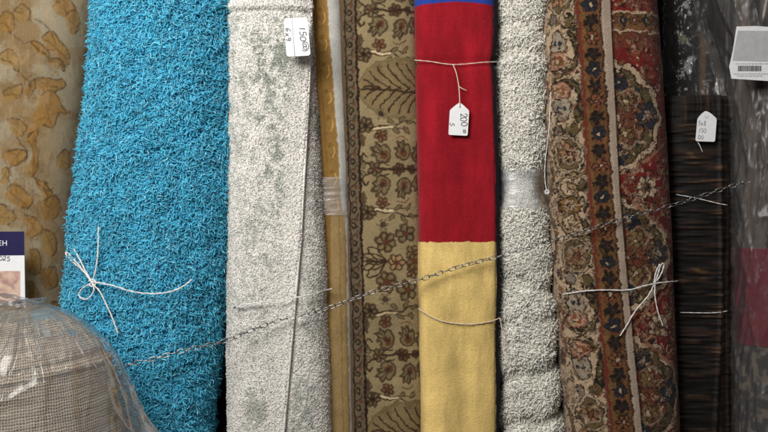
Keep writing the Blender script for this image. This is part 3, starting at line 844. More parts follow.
# ================================================================== I  persian rug
def canvas_I():
    CR, GO, DKI, NV, RD, RS, OLI, PB = (K(170, 147, 121, 1.02), K(110, 78, 46, .95), K(32, 24, 20, .95), K(40, 43, 52, .95),
                                         K(100, 25, 25, 1.12), K(110, 62, 42, .92), K(88, 75, 48, .95), K(150, 136, 118, .92))
    c = Cv(480, 760, -290, 480, RD)
    xc = lambda y: np.interp(y, [-290, 0, 190, 290, 432, 480], [588, 600, 612, 620.5, 634.5, 640])      # left of the cream edge
    cw = lambda y: np.interp(y, [-290, 0, 190, 290, 432], [10, 10, 7.2, 7.5, 7.5])
    xg = lambda y: np.interp(y, [-290, 0, 190, 290, 432, 480], [567, 578, 590, 598, 611.5, 616])        # border / guard
    r2 = np.random.default_rng(5)
    yy = np.arange(-290, 481, 10.0)
    # ---------------- field of the underlying layer
    f = fbm(c.X / 12, c.Y / 12, 101)
    c.a *= (0.75 + .5 * f)[..., None]
    def fleck(n, x0, x1, y0, y1, cols, r):
        for _ in range(n):
            x, y = r2.uniform(x0, x1), r2.uniform(y0, y1)
            x += xc(y) - 610
            c.ell(x, y, r2.uniform(.5, 1.1) * r, r2.uniform(.4, .9) * r, cols[r2.integers(len(cols))], .85, r2.uniform(0, 3))
    fleck(700, 612, 710, -280, 480, [CR, RS, GO, DKI, DKI, K(int(150*.8), int(40*.8), int(36*.8), .95)], 2.0)
    def tangle(n, u0, u1, cols, xf, rad=4.5, w=1.3):
        # small curled tendrils and buds filling the ground between the big motifs
        for _ in range(n):
            y = r2.uniform(-280, 480); x = xf(y) + r2.uniform(u0, u1)
            a = r2.uniform(0, 2 * PI); k_ = r2.choice([-1, 1]); rr = rad * r2.uniform(.6, 1.3)
            p = [(x + rr * (1 - .13 * q) * math.cos(a + k_ * q * .75), y + rr * (1 - .13 * q) * math.sin(a + k_ * q * .75)) for q in range(6)]
            col = cols[r2.integers(len(cols))]
            c.stroke(p, w * r2.uniform(.7, 1.3), col, .9)
            c.ell(p[-1][0], p[-1][1], r2.uniform(.9, 2.0), r2.uniform(.8, 1.5), cols[r2.integers(len(cols))], .95, a)
    tangle(900, 8, 85, [CR, RS, DKI, DKI, GO, K(150, 96, 72, .95)], xc, 4.5, 1.4)
    def lattice(y0):
        x0 = xc(y0) + 8
        for s_ in (1, -1):
            p = cr([(x0 + 2, y0), (x0 + 18, y0 + 20 * s_), (x0 + 36, y0 + 33 * s_), (x0 + 60, y0 + 52 * s_)], 6)
            c.stroke(p, 4.6, DKI, .6); c.stroke(p, 3.2, K(int(178*.82), int(120*.82), int(96*.82), .95))
        c.petals(x0 + 28, y0, 11, 8, CR, DKI, 1.2, .2, 1, RS); c.petals(x0 + 28, y0, 5.5, 6, GO, DKI, .9, .5, 1, NV)
        for dx, dy in ((48, 14), (46, -16), (12, 8), (12, -9), (60, 0), (56, 26), (54, -28)):
            c.petals(x0 + dx, y0 + dy, 5.5, 5, K(int(186*.8), int(120*.8), int(92*.8), .95), DKI, .8, r2.uniform(0, 2), 1, CR)
        for dx, dy in ((38, 8), (40, -8), (20, 14), (19, -14), (64, 12), (63, -14)):
            c.stroke(cr([(x0 + dx - 5, y0 + dy), (x0 + dx, y0 + dy + r2.uniform(-5, 5)), (x0 + dx + 5, y0 + dy + r2.uniform(-3, 3))], 5), 1.5, CR, .8)
    def medal(y0, rx=56, ry=58):
        x0 = xc(y0) + 2
        t = np.linspace(-PI / 2, PI / 2, 90)
        rr = 1 + .045 * np.cos(12 * t)
        sh = lambda k_: np.stack([x0 + rx * k_ * rr * np.sign(np.cos(t)) * np.abs(np.cos(t)) ** 1.25, y0 + ry * k_ * rr * np.sign(np.sin(t)) * np.abs(np.sin(t)) ** 1.1], 1)
        c.poly(sh(1.0), CR); c.stroke(sh(1.02), 1.6, DKI); c.poly(sh(.90), DKI); c.poly(sh(.865), OLI)
        c.poly(sh(.70), K(int(120*.82), int(66*.82), int(44*.82), .95)); c.stroke(sh(.70), 1.2, DKI)
        for _ in range(170):
            a = r2.uniform(-PI / 2, PI / 2); q = math.sqrt(r2.uniform(0, .68))
            c.ell(x0 + rx * q * math.cos(a), y0 + ry * q * math.sin(a), r2.uniform(.6, 2.2), r2.uniform(.5, 1.4), [GO, DKI, CR, OLI, NV, RS, DKI][r2.integers(7)], .85, r2.uniform(0, 3))
        c.petals(x0 + 39, y0 - 3, 12.5, 7, NV, DKI, 1.0, .4, 1.15, PB); c.petals(x0 + 39, y0 - 3, 5.5, 5, PB, DKI, .8, .1, 1, CR)
        for s_ in (1, -1):
            c.petals(x0 + 16, y0 + s_ * 17, 9, 6, K(int(140*.82), int(110*.82), int(70*.82), .95), DKI, 1.0, .3, 1, CR)
            c.petals(x0 + 10, y0 + s_ * 36, 9, 6, NV, DKI, 1.0, .3, 1.2, PB)
            c.petals(x0 + 28, y0 + s_ * 27, 5.5, 6, OLI, DKI, .9, .1, 1, NV)
            c.petals(x0 + 26, y0 + s_ * 9, 4.5, 5, RS, DKI, .8, .1, 1, CR)
            p = cr([(x0 + 8, y0 + s_ * 24), (x0 + 20, y0 + s_ * 29), (x0 + 31, y0 + s_ * 20), (x0 + 27, y0 + s_ * 12)], 6)
            c.stroke(p, 2.2, CR, .8); c.stroke(p, .8, DKI, .8)
        c.petals(x0 + 8, y0, 8, 6, RS, DKI, 1.0, 0, 1, CR)
    for y0 in (118 - 137 * 3, 118 - 137 * 2, 118, 257, 396, 535):
        medal(y0)
    for y0 in (187, 326, 464):
        lattice(y0)
    tangle(560, 8, 85, [DKI, DKI, CR, GO, RS, DKI, OLI], xc, 2.9, 1.15)
    # cross border bands near the top of the field
    for y0, col in ((-24, GO), (20, GO)):
        c.rect(590, y0 - 9, 760, y0 + 9, col, .95)
        for x in np.arange(612, 740, 12.0):
            c.petals(x, y0, 5.5, 6, [NV, RS][int(x / 12) % 2], DKI, .9, .3, 1, CR)
    for y0 in (-36, -12, 11, 30):
        c.stroke([(590, y0), (760, y0 + 3)], 2.4, CR); c.stroke([(590, y0 + 2), (760, y0 + 5)], 1.0, DKI)
    c.rect(590, 34, 760, 48, K(int(120*.8), int(70*.8), int(50*.8), .95), .6)
    fleck(80, 612, 700, -12, 50, [DKI, CR, RS, GO], 2.2)
    # ---------------- outer layer: border + guard + cream edge, painted over
    c.poly([(480, -290)] + [(xg(y), y) for y in yy] + [(480, 480)], CR)
    xl = lambda y: xg(y) - 31
    def bst(pts, y0, fl=1):
        p = np.array(pts, float); y = y0 + fl * p[:, 1]
        return np.stack([xg(y) - 32 + p[:, 0], y], 1)
    def bfleck(n, cols, r, x0=-40, x1=30):
        for _ in range(n):
            y = r2.uniform(-280, 480); x = xg(y) - 32 + r2.uniform(x0, x1)
            c.ell(x, y, r2.uniform(.5, 1.1) * r, r2.uniform(.4, .9) * r, cols[r2.integers(len(cols))], .8, r2.uniform(0, 3))
    bfleck(420, [RS, GO, DKI, OLI, K(int(150*.8), int(120*.8), int(90*.8), .95)], 1.7)
    tangle(560, -66, -1, [DKI, DKI, OLI, RS, GO, DKI], xg, 4.2, 1.5)
    def bpal(y0):
        for fl in (1, -1):
            # dark outlined leaf sweep behind
            p = cr(bst([(2, -6), (20, -10), (27, -22), (22, -40), (26, -52), (30, -40), (29, -20), (24, -6)], y0, fl), 6, True)
            c.poly(p, OLI, 1, DKI, 1.8)
            q = cr(bst([(10, -46), (4, -38), (2, -26), (10, -20), (18, -26), (18, -38)], y0, fl), 6, True)
            c.poly(q, PB, 1, DKI, 1.6)
            for x in (7.5, 12.5):
                e_ = bst([(x, -33)], y0, fl)[0]; c.ell(e_[0], e_[1], 1.8, 2.6, NV)
            e_ = bst([(10, -15)], y0, fl)[0]
            c.lobed(e_[0], e_[1], 11.5, 9.5, 8, .18, K(150, 104, 86, .92), 1, DKI, 1.4)
            c.lobed(e_[0], e_[1], 7, 5.5, 6, .2, K(int(150*.82), int(84*.82), int(56*.82), .95), 1, K(int(220*.8), int(190*.8), int(150*.8), .95), 1.0)
            c.ell(e_[0], e_[1], 2.2, 2, CR)
            c.stroke(cr(bst([(4, -4), (14, 0), (24, 6)], y0, fl), 5), 2.2, OLI); c.stroke(cr(bst([(4, -4), (14, 0), (24, 6)], y0, fl), 5), .8, DKI)
            c.stroke(cr(bst([(-12, -30), (-4, -20), (-6, -6), (-14, 0)], y0, fl), 5), 2.6, RS); 
            e_ = bst([(-14, -22)], y0, fl)[0]; c.petals(e_[0], e_[1], 7, 6, GO, DKI, 1, 0, 1, CR)
            c.stroke(cr(bst([(22, -58), (28, -50), (24, -44), (28, -38), (25, -30), (28, -22)], y0, fl), 5), 2.4, DKI, .9)
    def bmid(y0):
        # between two palmettes: ovals with rosettes and dark scrolls, mirrored round y0
        for fl in (1, -1):
            o = cr(bst([(14, -68), (24, -62), (28, -52), (24, -38), (14, -34), (4, -40), (2, -52), (6, -62)], y0, fl), 6, True)
            c.poly(o, K(int(122*.82), int(98*.82), int(66*.82), .95), 1, DKI, 3.6); c.stroke(o, 1.6, CR, 1, True)
            e_ = bst([(15, -51)], y0, fl)[0]
            c.petals(e_[0], e_[1], 9.5, 6, K(int(176*.82), int(128*.82), int(92*.82), .95), DKI, 1.2, .2, 1.2, RS)
            c.stroke(cr(bst([(20, -58), (24, -50), (20, -43), (12, -42), (8, -48)], y0, fl), 6), 2.0, PB); 
            # bracket scroll
            p = cr(bst([(30, -32), (20, -30), (8, -28), (2, -20), (6, -10), (16, -8), (20, -16), (13, -20)], y0, fl), 6)
            c.stroke(p, 5.2, DKI); c.stroke(p, 2.6, K(int(150*.82), int(116*.82), int(70*.82), .95)); c.stroke(p, .9, CR, .8)
            e_ = bst([(25, -20)], y0, fl)[0]; c.ell(e_[0], e_[1], 4, 6.5, DKI, .95); c.ell(e_[0], e_[1], 2, 3.6, OLI)
            e_ = bst([(22, -76)], y0, fl)[0]; c.ell(e_[0], e_[1], 5, 7, OLI, 1, .5, DKI, 1.6)
            e_ = bst([(7, -74)], y0, fl)[0]; c.ell(e_[0], e_[1], 4.5, 5.5, K(int(150*.8), int(136*.8), int(120*.8), .95), 1, -.5, DKI, 1.4)
            p = cr(bst([(-16, -60), (-8, -48), (-4, -30), (-10, -16), (-14, -4)], y0, fl), 5)
            c.stroke(p, 5, DKI); c.stroke(p, 2.8, GO)
        e_ = bst([(12, 0)], y0)[0]
        c.lobed(e_[0], e_[1], 12, 9, 7, .2, K(int(158*.82), int(112*.82), int(60*.82), .95), 1, DKI, 1.6); c.petals(e_[0], e_[1], 6, 6, CR, DKI, .9, 0, 1, RS)
        c.stroke(bst([(24, -8), (29, 0), (24, 8)], y0), 2.5, DKI)
    for y0 in (75 - 260, 75, 335, 595): bpal(y0)
    for y0 in (205 - 260 * 2, 205 - 260, 205, 465): bmid(y0)
    tangle(560, -66, -1, [DKI, DKI, OLI, CR, CR, RS, GO], xg, 2.7, 1.15)
    # fine scrolling vine lines woven through the border ground
    sl = (slice(None), slice(None))
    XG = xg(c.Y)
    nz = fbm(c.X / 10 + 40, c.Y / 12, 111, 3); n2 = fbm(c.X / 7, c.Y / 7, 112, 2)
    mk = (c.X < XG) * sst(.40, .46, n2)
    c.blend(sl, sst(.030, .020, np.abs(nz - .5)) * mk * .85, DKI); c.blend(sl, sst(.013, .008, np.abs(nz - .5)) * mk * .9, CR)
    c.blend(sl, sst(.028, .018, np.abs(nz - .60)) * mk * .7, OLI); c.blend(sl, sst(.02, .012, np.abs(nz - .40)) * mk * .8, DKI)
    nz = fbm(c.X / 9 + 90, c.Y / 10, 113, 3); mk = (c.X > XG) * sst(.38, .45, n2)
    c.blend(sl, sst(.028, .018, np.abs(nz - .5)) * mk * .8, DKI); c.blend(sl, sst(.014, .008, np.abs(nz - .5)) * mk * .85, K(150, 118, 98, .95))
    c.blend(sl, sst(.02, .012, np.abs(nz - .61)) * mk * .7, GO); c.blend(sl, sst(.018, .01, np.abs(nz - .39)) * mk * .7, DKI)
    # guard band
    c.poly([(xg(y), y) for y in yy] + [(xc(y), y) for y in yy[::-1]], GO)
    for _ in range(600):
        y = r2.uniform(-285, 480); x = r2.uniform(xg(y) + 2, xc(y) - 2)
        c.ell(x, y, r2.uniform(.5, 1.6), r2.uniform(.5, 1.3), [RS, DKI, OLI, K(int(176*.8), int(130*.8), int(80*.8), .95)][r2.integers(4)], .7, r2.uniform(0, 3))
    for i, y in enumerate(np.arange(-282, 480, 16.0)):
        x = (xg(y) + xc(y)) / 2 + 0.5
        if i % 2:
            c.petals(x, y, 7.8, 5, DKI, K(int(90*.8), int(60*.8), int(35*.8), .95), .8, .3, 1, K(int(90*.8), int(80*.8), int(60*.8), .95)); c.petals(x, y, 3.4, 4, NV, DKI, .7, .3, 1, RS)
        else:
            c.petals(x, y, 7.5, 6, [K(int(150*.8), int(92*.8), int(62*.8), .95), NV][(i // 2) % 2], DKI, 1.3, .1, 1, CR)
        c.stroke(cr([(x - 6, y + 5), (x, y + 8 + 2 * (i % 2)), (x + 6, y + 6)], 5), 1.3, [RS, DKI][i % 2], .8)
    c.stroke([(xg(y), y) for y in yy], 3.4, K(int(126*.82), int(58*.82), int(42*.82), .95)); c.stroke([(xg(y) - 2.4, y) for y in yy], 1.0, DKI, .8)
    c.stroke([(xc(y) - 1, y) for y in yy], 1.8, DKI, .85); c.stroke([(xc(y) - 3, y) for y in yy], 1.2, RS, .8)
    c.poly([(xc(y), y) for y in yy] + [(xc(y) + cw(y), y) for y in yy[::-1]], K(int(190*.82), int(168*.82), int(148*.82), .95))
    return c, xc, cw


rI = Roll([(-300, 536), (0, 547), (100, 550), (190, 555), (290, 559), (432, 573), (700, 590)],
          [(-300, 648), (0, 661), (100, 669), (190, 674), (290, 678), (432, 684), (700, 694)], -0.02, 0.085, 2.9)
cI, xcI, cwI = canvas_I()
def colI(sx, py):
    c = cI.sample(sx + (vn(sx / 1.6, py / 1.6, 3) - .5) * 2.2 + (vn(sx / 4, py / 4, 33) - .5) * 3, py + (vn(sx / 1.6, py / 1.6, 4) - .5) * 2.2 + (vn(sx / 4, py / 4, 34) - .5) * 4)
    return np.clip(c * (0.78 + 0.44 * rng.uniform(0, 1, len(sx)))[..., None], .002, .9)
def dispI(sx, p, t):
    e = xcI(p) + cwI(p)
    return 0.008 * sst(e + 1.2, e - 1.2, sx) - 0.002 * np.exp(-((sx - xcI(p)) / 1.2) ** 2) + 0.006 * (fbm(sx / 30, p / 60, 19) - .5) + 0.0006 * rng.uniform(-1, 1, sx.shape)
roll_thing('rolled_oriental_rug', 'dark red oriental rolled rug with floral border, medallions and a cream edge stripe', 'rug', rI, M_rug, colI, dens=0.001, disp=dispI)

# ================================================================== J  dark brown striped chenille
rJ = Roll([(-300, 660), (700, 672)], [(-300, 737), (100, 738), (432, 737), (700, 737)], 0.055, 0.045, 3.4, top=95)
def colJ(sx, py):
    fold = np.interp(py, [90, 300, 432], [722.5, 724, 718])
    a = vn(sx / 24, py / 2.4, 201); b = vn(sx / 11, py / 1.3, 202); g = vn(sx / 25, py / 9, 203)
    v = .5 * a + .3 * b + .2 * g
    dk = K(17, 13, 12, 1.0); md = K(44, 30, 22, 1.0); lt = K(96, 70, 44, 1.0)
    m1 = sst(.47, .66, v)[:, None]; m2 = .7 * (sst(.66, .78, v) * sst(.45, .7, vn(sx / 22, py / 7, 204)))[:, None]
    c = dk * (1 - m1) + md * m1; c = c * (1 - m2) + lt * m2
    # vertical grain on the folded edge and at the turned top
    vv = .6 * vn(sx / 1.6, py / 60, 205) + .4 * vn(sx / 3, py / 30, 206)
    m3 = sst(.4, .75, vv)[:, None]
    cv = dk * (1 - m3) + K(52, 37, 25, 1.0) * m3
    side = ((sx > fold) & (py > 260) | (py < 122) | (sx > fold + 8))[:, None]
    c = np.where(side, cv, c)
    return np.clip(c, .002, .9)
def dispJ(sx, p, t):
    fold = np.interp(p, [90, 300, 432], [722.5, 724, 718])
    return -0.010 * sst(fold - .5, fold + 1.5, sx) + 0.004 * np.exp(-((sx - fold + 2.5) / 2) ** 2) + 0.003 * (vn(sx / 24, p / 2.4, 201) - .5) + 0.003 * (fbm(sx / 20, p / 30, 25) - .5) - 0.004 * np.exp(-((p - 95) / 3) ** 2)
roll_thing('folded_throw_rug', 'dark brown and black streaky rug with ribbed texture, folded upright right of the oriental rug', 'rug', rJ, M_chen, colJ, dens=0.001, disp=dispJ)

# ================================================================== K  black wrapped roll behind
rK = Roll([(-300, 664), (700, 668)], [(-300, 732), (700, 738)], 0.16, 0.05, 2.6)
def colK(sx, py):
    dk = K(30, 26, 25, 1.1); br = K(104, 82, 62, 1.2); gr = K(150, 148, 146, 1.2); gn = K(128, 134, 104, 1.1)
    m = np.exp(-np.abs((sx - 703 - 4 * (vn(py / 40, 0 * sx, 3) - .5)) / 3.5) ** 4)[:, None] * 0.6
    c = dk * (1 - m) + br * m
    f = sst(.50, .62, fbm(sx / 7, py / 13, 301)) * np.exp(-np.abs((sx - 687) / 6.5) ** 4)  # highlights of the plastic, painted into the colour as grey and greenish blotches
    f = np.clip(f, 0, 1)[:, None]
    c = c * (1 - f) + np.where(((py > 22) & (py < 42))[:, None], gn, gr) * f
    return np.clip(c, .002, .9)
eK, _ = roll_thing('wrapped_rug', 'black plastic wrapped rolled rug with painted pale glints, standing behind the dark brown rug', 'rug', rK, M_flat, colK, dens=0.0018,
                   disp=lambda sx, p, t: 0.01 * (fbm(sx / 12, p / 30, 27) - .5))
V, F = sleeve(rK, -40, 110, 0.004, lambda sx, p, t: 0.012 * (fbm(sx / 9, p / 16, 73, 4) - .5) + 0.004)
part('plastic_wrap', V, F, M_film, eK)

# ================================================================== L  wrapped rug at right with magenta band
rL = Roll([(-300, 736), (0, 742), (110, 745), (250, 745), (432, 746), (700, 746)], [(-300, 880), (700, 880)], -0.01, 0.11, 2.6)
def colL(sx, py):
    base = K(82, 70, 61, 1.0); dk = K(36, 29, 25, 1.0); lt = K(106, 93, 82, 1.0); ma = K(98, 10, 27, 1.0)
    f = fbm(sx / 9, py / 50, 401)[:, None]
    c = dk * (1 - sst(.35, .6, f)) + base * sst(.35, .6, f)
    g = sst(.58, .7, fbm(sx / 6, py / 30, 404))[:, None] * .6
    c = c * (1 - g) + lt * g
    w = (vn(sx / 6, py / 6, 405) - .5) * 3
    grid = 0.85 + .2 * np.sin(py * 2.2) * .5 + .15 * vn(sx / 2, py / 2, 406)
    c = np.where(((py + w > 249) & (py - w < 349))[:, None], ma * grid[:, None], c)
    low = (py > 349)[:, None]
    v = fbm(sx / 7, py / 8, 407)[:, None]
    c = np.where(low, K(52, 48, 48, 1.0) * (1 - sst(.45, .6, v)) + K(98, 87, 76, 1.0) * sst(.45, .6, v), c)
    return np.clip(c, .002, .9)
eL, _ = roll_thing('wrapped_rug', 'greyish brown rolled rug in clear plastic with a magenta band, at the right edge', 'rug', rL, M_flat, colL, dens=0.0015,
                   disp=lambda sx, p, t: 0.010 * (fbm(sx / 18, p / 26, 28) - .5) + 0.004 * ((p > 249) & (p < 349)))
# loose film: hugging the roll, flaring to the left near the top
def film_sheet(roll, p0, p1, t0, t1, off, nx, ny):
    t = np.linspace(t0, t1, nx); rows = np.linspace(p0, p1, ny)
    T, P = np.meshgrid(t, rows)
    V, N, sx = roll.ev(T, P)
    V = V + N * off(sx, P, T)[..., None]
    i = np.arange(ny - 1)[:, None] * nx; j = np.arange(nx - 1)[None]
    F = np.stack([i + j, i + nx + j, i + nx + j + 1, i + j + 1], -1).reshape(-1, 4)
    return V.reshape(-1, 3), F
def offL(sx, P, T):
    left = sst(PI * .62, PI * 1.0, T)
    flare = left * np.interp(P, [-60, 0, 65, 110, 250, 470], [.062, .050, .014, .008, .006, .006])
    rid = np.abs(fbm(sx / 16 + P / 60, P / 34, 412, 4) - .5)
    cre = (1 - np.abs(2 * fbm(sx / 12 - P / 70, P / 110, 415, 2) - 1)) ** 8 + .7 * (1 - np.abs(2 * fbm(sx / 9 + P / 60, P / 90, 416, 2) - 1)) ** 10
    return 0.006 + flare + 0.0045 * cre + 0.006 * (0.22 - rid) + 0.0015 * fbm(sx / 5, P / 8, 413, 2)
V, F = film_sheet(rL, -50, 470, 0.1, PI * 1.12, offL, 150, 330)
part('plastic_wrap', V, F, M_film_soft, eL)

# ================================================================== dark rolls in the second row, seen in the gaps
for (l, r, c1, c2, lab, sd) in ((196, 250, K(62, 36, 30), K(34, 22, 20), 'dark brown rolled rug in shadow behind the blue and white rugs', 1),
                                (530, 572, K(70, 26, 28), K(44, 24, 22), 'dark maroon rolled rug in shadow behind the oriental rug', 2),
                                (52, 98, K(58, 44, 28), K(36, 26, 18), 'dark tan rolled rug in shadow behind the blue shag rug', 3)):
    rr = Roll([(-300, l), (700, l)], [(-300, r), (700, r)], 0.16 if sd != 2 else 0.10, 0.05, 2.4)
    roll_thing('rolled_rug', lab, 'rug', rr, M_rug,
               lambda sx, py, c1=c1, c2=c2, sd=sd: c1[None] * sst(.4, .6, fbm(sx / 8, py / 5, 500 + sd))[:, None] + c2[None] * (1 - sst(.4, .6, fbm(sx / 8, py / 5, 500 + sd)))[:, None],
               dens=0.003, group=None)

# ================================================================== B  woven roll in clear plastic, bottom left
yB, cB = -0.27, 20.0
kB = (D + yB) / D * S
axB = np.array([(cB - 384) * kB, yB, 0])
def prof(py):      # radius in px as a function of row: domed top
    return np.interp(py, [302, 303, 306, 312, 320, 330, 345, 362, 385, 432, 520, 760], [0.5, 8, 22, 38, 53, 66, 79, 88, 94, 102, 106, 106])
def revolve(p0s, thetas, off):
    T, P = np.meshgrid(thetas, p0s)
    dome = sst(330, 302, P)
    r = prof(P) * kB
    o = off(T, P)
    X = axB[0] + (r + o) * np.cos(T); Y = axB[1] - (r * .9 + o) * np.sin(T)
    Z = Z0 - (P - 216) * kB + o * dome + 0.012 * np.sin(T * 1.0 + .6) * dome * np.clip(r / .1, 0, 1)
    return np.stack([X, Y, Z], -1), T, P
floorpy = 216 + Z0 / kB
rows = np.concatenate([np.linspace(302, 330, 60), np.linspace(330, 470, 130)[1:], np.linspace(470, floorpy, 12)[1:]])
th = np.linspace(0, 2 * PI, 261)[:-1]
V, T, P = revolve(rows, th, lambda T, P: 0.006 * (fbm(np.cos(T) * 3 + 9, P / 30, 601) - .5) + 0.004 * np.exp(-((P - 372 + 14 * np.cos(T)) / 3) ** 2) - 0.003 * np.exp(-((P - 366 + 14 * np.cos(T)) / 3) ** 2))
h, w = T.shape
i = np.arange(h - 1)[:, None] * w; j = np.arange(w)[None]; j2 = (j + 1) % w
F = np.stack([i + j, i + w + j, i + w + j2, i + j2], -1).reshape(-1, 4)
# arc-length style coordinates for the weave: around (u) and down the profile (v)
rp = prof(rows); vv = np.concatenate([[0], np.cumsum(np.hypot(np.diff(rows), np.diff(rp)))])
st = np.stack([(T / (2 * PI) * 2 * PI * 90), np.repeat(vv[:, None], w, 1) + 12 * np.cos(T), 0 * T], -1).reshape(-1, 3)
# unwrap seam sits at the back right; fine
eB = thing('wrapped_rug', 'woven beige and brown rolled rug bulging inside clear plastic, bottom left corner', 'rug', (axB[0], yB, 0))
def weave_mat():
    m, nt, out = newmat('coarse_two_tone_weave')
    L = nt.links.new
    at = nd(nt, 'ShaderNodeAttribute', attribute_name='st')
    no = nd(nt, 'ShaderNodeTexNoise', i_Scale=0.12, i_Detail=2.0); L(at.outputs['Vector'], no.inputs['Vector'])
    ad = nd(nt, 'ShaderNodeVectorMath', operation='MULTIPLY_ADD'); ad.inputs[1].default_value = (2.2, 2.6, 0)
    L(no.outputs['Color'], ad.inputs[0]); L(at.outputs['Vector'], ad.inputs[2])
    sp = nd(nt, 'ShaderNodeSeparateXYZ'); L(ad.outputs[0], sp.inputs[0])
    def wave(src, per, ph):
        a = nd(nt, 'ShaderNodeMath', operation='MULTIPLY_ADD'); a.inputs[1].default_value = 2 * PI / per; a.inputs[2].default_value = ph
        L(src, a.inputs[0]); s_ = nd(nt, 'ShaderNodeMath', operation='SINE'); L(a.outputs[0], s_.inputs[0]); return s_.outputs[0]
    wx = wave(sp.outputs['X'], 2.35, 0); wy = wave(sp.outputs['Y'], 2.75, .5)
    # rows of differing strength
    mp = nd(nt, 'ShaderNodeMapping'); mp.inputs['Scale'].default_value = (0.012, 0.22, 1); L(ad.outputs[0], mp.inputs['Vector'])
    rn = nd(nt, 'ShaderNodeTexNoise', i_Scale=1.0, i_Detail=2.0); L(mp.outputs[0], rn.inputs['Vector'])
    fn = nd(nt, 'ShaderNodeTexNoise', i_Scale=0.55, i_Detail=3.0); L(at.outputs['Vector'], fn.inputs['Vector'])
    mx = nd(nt, 'ShaderNodeMath', operation='MAXIMUM')
    L(wx, mx.inputs[0]); L(wy, mx.inputs[1])
    s1 = nd(nt, 'ShaderNodeMath', operation='MULTIPLY_ADD'); s1.inputs[1].default_value = 2.8; L(rn.outputs['Fac'], s1.inputs[0]); L(mx.outputs[0], s1.inputs[2])
    s2 = nd(nt, 'ShaderNodeMath', operation='MULTIPLY_ADD'); s2.inputs[1].default_value = 1.6; L(fn.outputs['Fac'], s2.inputs[0]); L(s1.outputs[0], s2.inputs[2])
    rp_ = nd(nt, 'ShaderNodeMapRange'); rp_.inputs['From Min'].default_value = 1.55; rp_.inputs['From Max'].default_value = 3.35; L(s2.outputs[0], rp_.inputs['Value'])
    cm = nd(nt, 'ShaderNodeMixRGB'); cm.inputs[1].default_value = (*K(82, 70, 58, 1.0), 1); cm.inputs[2].default_value = (*K(176, 162, 143, 1.05), 1)
    L(rp_.outputs[0], cm.inputs[0])
    b = nd(nt, 'ShaderNodeBsdfPrincipled'); b.inputs['Roughness'].default_value = 0.9; b.inputs['Specular IOR Level'].default_value = .1
    L(cm.outputs[0], b.inputs['Base Color'])
    bp = nd(nt, 'ShaderNodeBump'); bp.inputs['Strength'].default_value = .6; bp.inputs['Distance'].default_value = .0015
    L(s2.outputs[0], bp.inputs['Height']); L(bp.outputs[0], b.inputs['Normal'])
    L(b.outputs[0], out.inputs['Surface'])
    return m
part('woven_rug', V.reshape(-1, 3), F, weave_mat(), eB, st=st)
# flat tape strap over the dome (pale, catches a highlight)
def onB(px_theta, py, o):
    V_, _, _ = revolve(np.array([py]), np.array([px_theta]), lambda T, P: 0 * T + o); return V_[0, 0]
cen = [(2.6, 308), (2.3, 318), (2.02, 336), (1.76, 362), (1.6, 396), (1.5, 432), (1.46, 475)]
vs, fs = [], []
cc = cr(cen, 8)
for k_, (a, q) in enumerate(cc):
    wv = np.interp(q, [303, 330, 430], [.12, .10, .13])
    for m_ in range(7):
        u = m_ / 6 - .5
        vs.append(onB(a + u * wv * 1.6, q, 0.0115 - .012 * u * u + .001 * math.sin(k_ * .9)))
for k_ in range(len(cc) - 1):
    for m_ in range(6):
        a = k_ * 7 + m_; fs.append([a, a + 1, a + 8, a + 7])
part('tape_strap', np.array(vs), fs, film_mat('amber_packing_tape', clear=.72, rough=.22, tint=(.95, .86, .66), haze=.4, nscale=40, bump=.5), eB)
# loose bag film
def offB(T, P):
    Tn = np.where(T > PI * 1.5, T - 2 * PI, T)
    right = np.exp(-(np.abs(Tn + .05) / .62) ** 2)
    fl = right * np.interp(P, [302, 330, 345, 365, 400, 432, 480, floorpy], [0, .002, .004, .007, .020, .042, .070, .075])
    rid = 0
    for c0, sl, amp, wd in ((1.62, .0006, .010, .035), (1.50, -.0004, .008, .03), (1.30, .0012, .007, .03), (1.0, .002, .007, .04), (.62, .002, .009, .05), (2.6, -.001, .007, .05), (1.15, -.0018, .006, .025), (.35, .001, .012, .06), (.1, .0005, .010, .05)):
        rid = rid + amp * .85 * np.exp(-(np.abs(Tn - c0 - sl * (P - 330) - .06 * np.sin(P / 23 + c0 * 7)) / wd) ** 1.3) * sst(306, 330, P)
    cr1 = (1 - np.abs(2 * fbm(Tn * 2.6 + P / 120 + 7, P / 70 - Tn * .8, 621, 2) - 1)) ** 9 + .6 * (1 - np.abs(2 * fbm(Tn * 5 - P / 60 + 3, P / 55, 622, 2) - 1)) ** 10
    return 0.003 + 0.004 * sst(305, 345, P) + .006 * cr1 * sst(308, 335, P) + fl + rid + 0.006 * sst(300, 330, P) * (fbm(np.cos(T) * 6 + 20, np.sin(T) * 4 + P / 28, 611, 3) - .4)
rowsf = np.concatenate([np.linspace(302.5, 470, 190), np.linspace(470, floorpy, 10)[1:]])
thf = np.linspace(0, 2 * PI, 421)[:-1]
V, T, P = revolve(rowsf, thf, offB)
h, w = T.shape
i = np.arange(h - 1)[:, None] * w; j = np.arange(w)[None]; j2 = (j + 1) % w
F = np.stack([i + j, i + w + j, i + w + j2, i + j2], -1).reshape(-1, 4)
part('plastic_bag', V.reshape(-1, 3), F, film_mat('loose_plastic_bag', clear=.95, rough=.19, haze=.07, nscale=40, bump=.38, fres=.45, tint=(.96, .97, .98)), eB)
# gathered plastic at the top of the bag
for k_, pts in enumerate(([(-8, 300, -.30), (10, 303, -.33), (24, 301, -.30), (46, 298, -.24)], [(14, 306, -.33), (30, 304, -.32), (44, 301, -.27)], [(-6, 294, -.24), (14, 297, -.27), (40, 303, -.28)])):
    pp_ = cr([W(*q) for q in pts], 8)
    V, F = tube(pp_, .0045, 8, taper=np.interp(np.linspace(0, 1, len(pp_)), [0, .4, 1], [.5, 1, .35]) * (1 + .25 * np.sin(np.arange(len(pp_)) * 1.7)))
    part('plastic_gather', V, F, M_film_soft, eB)


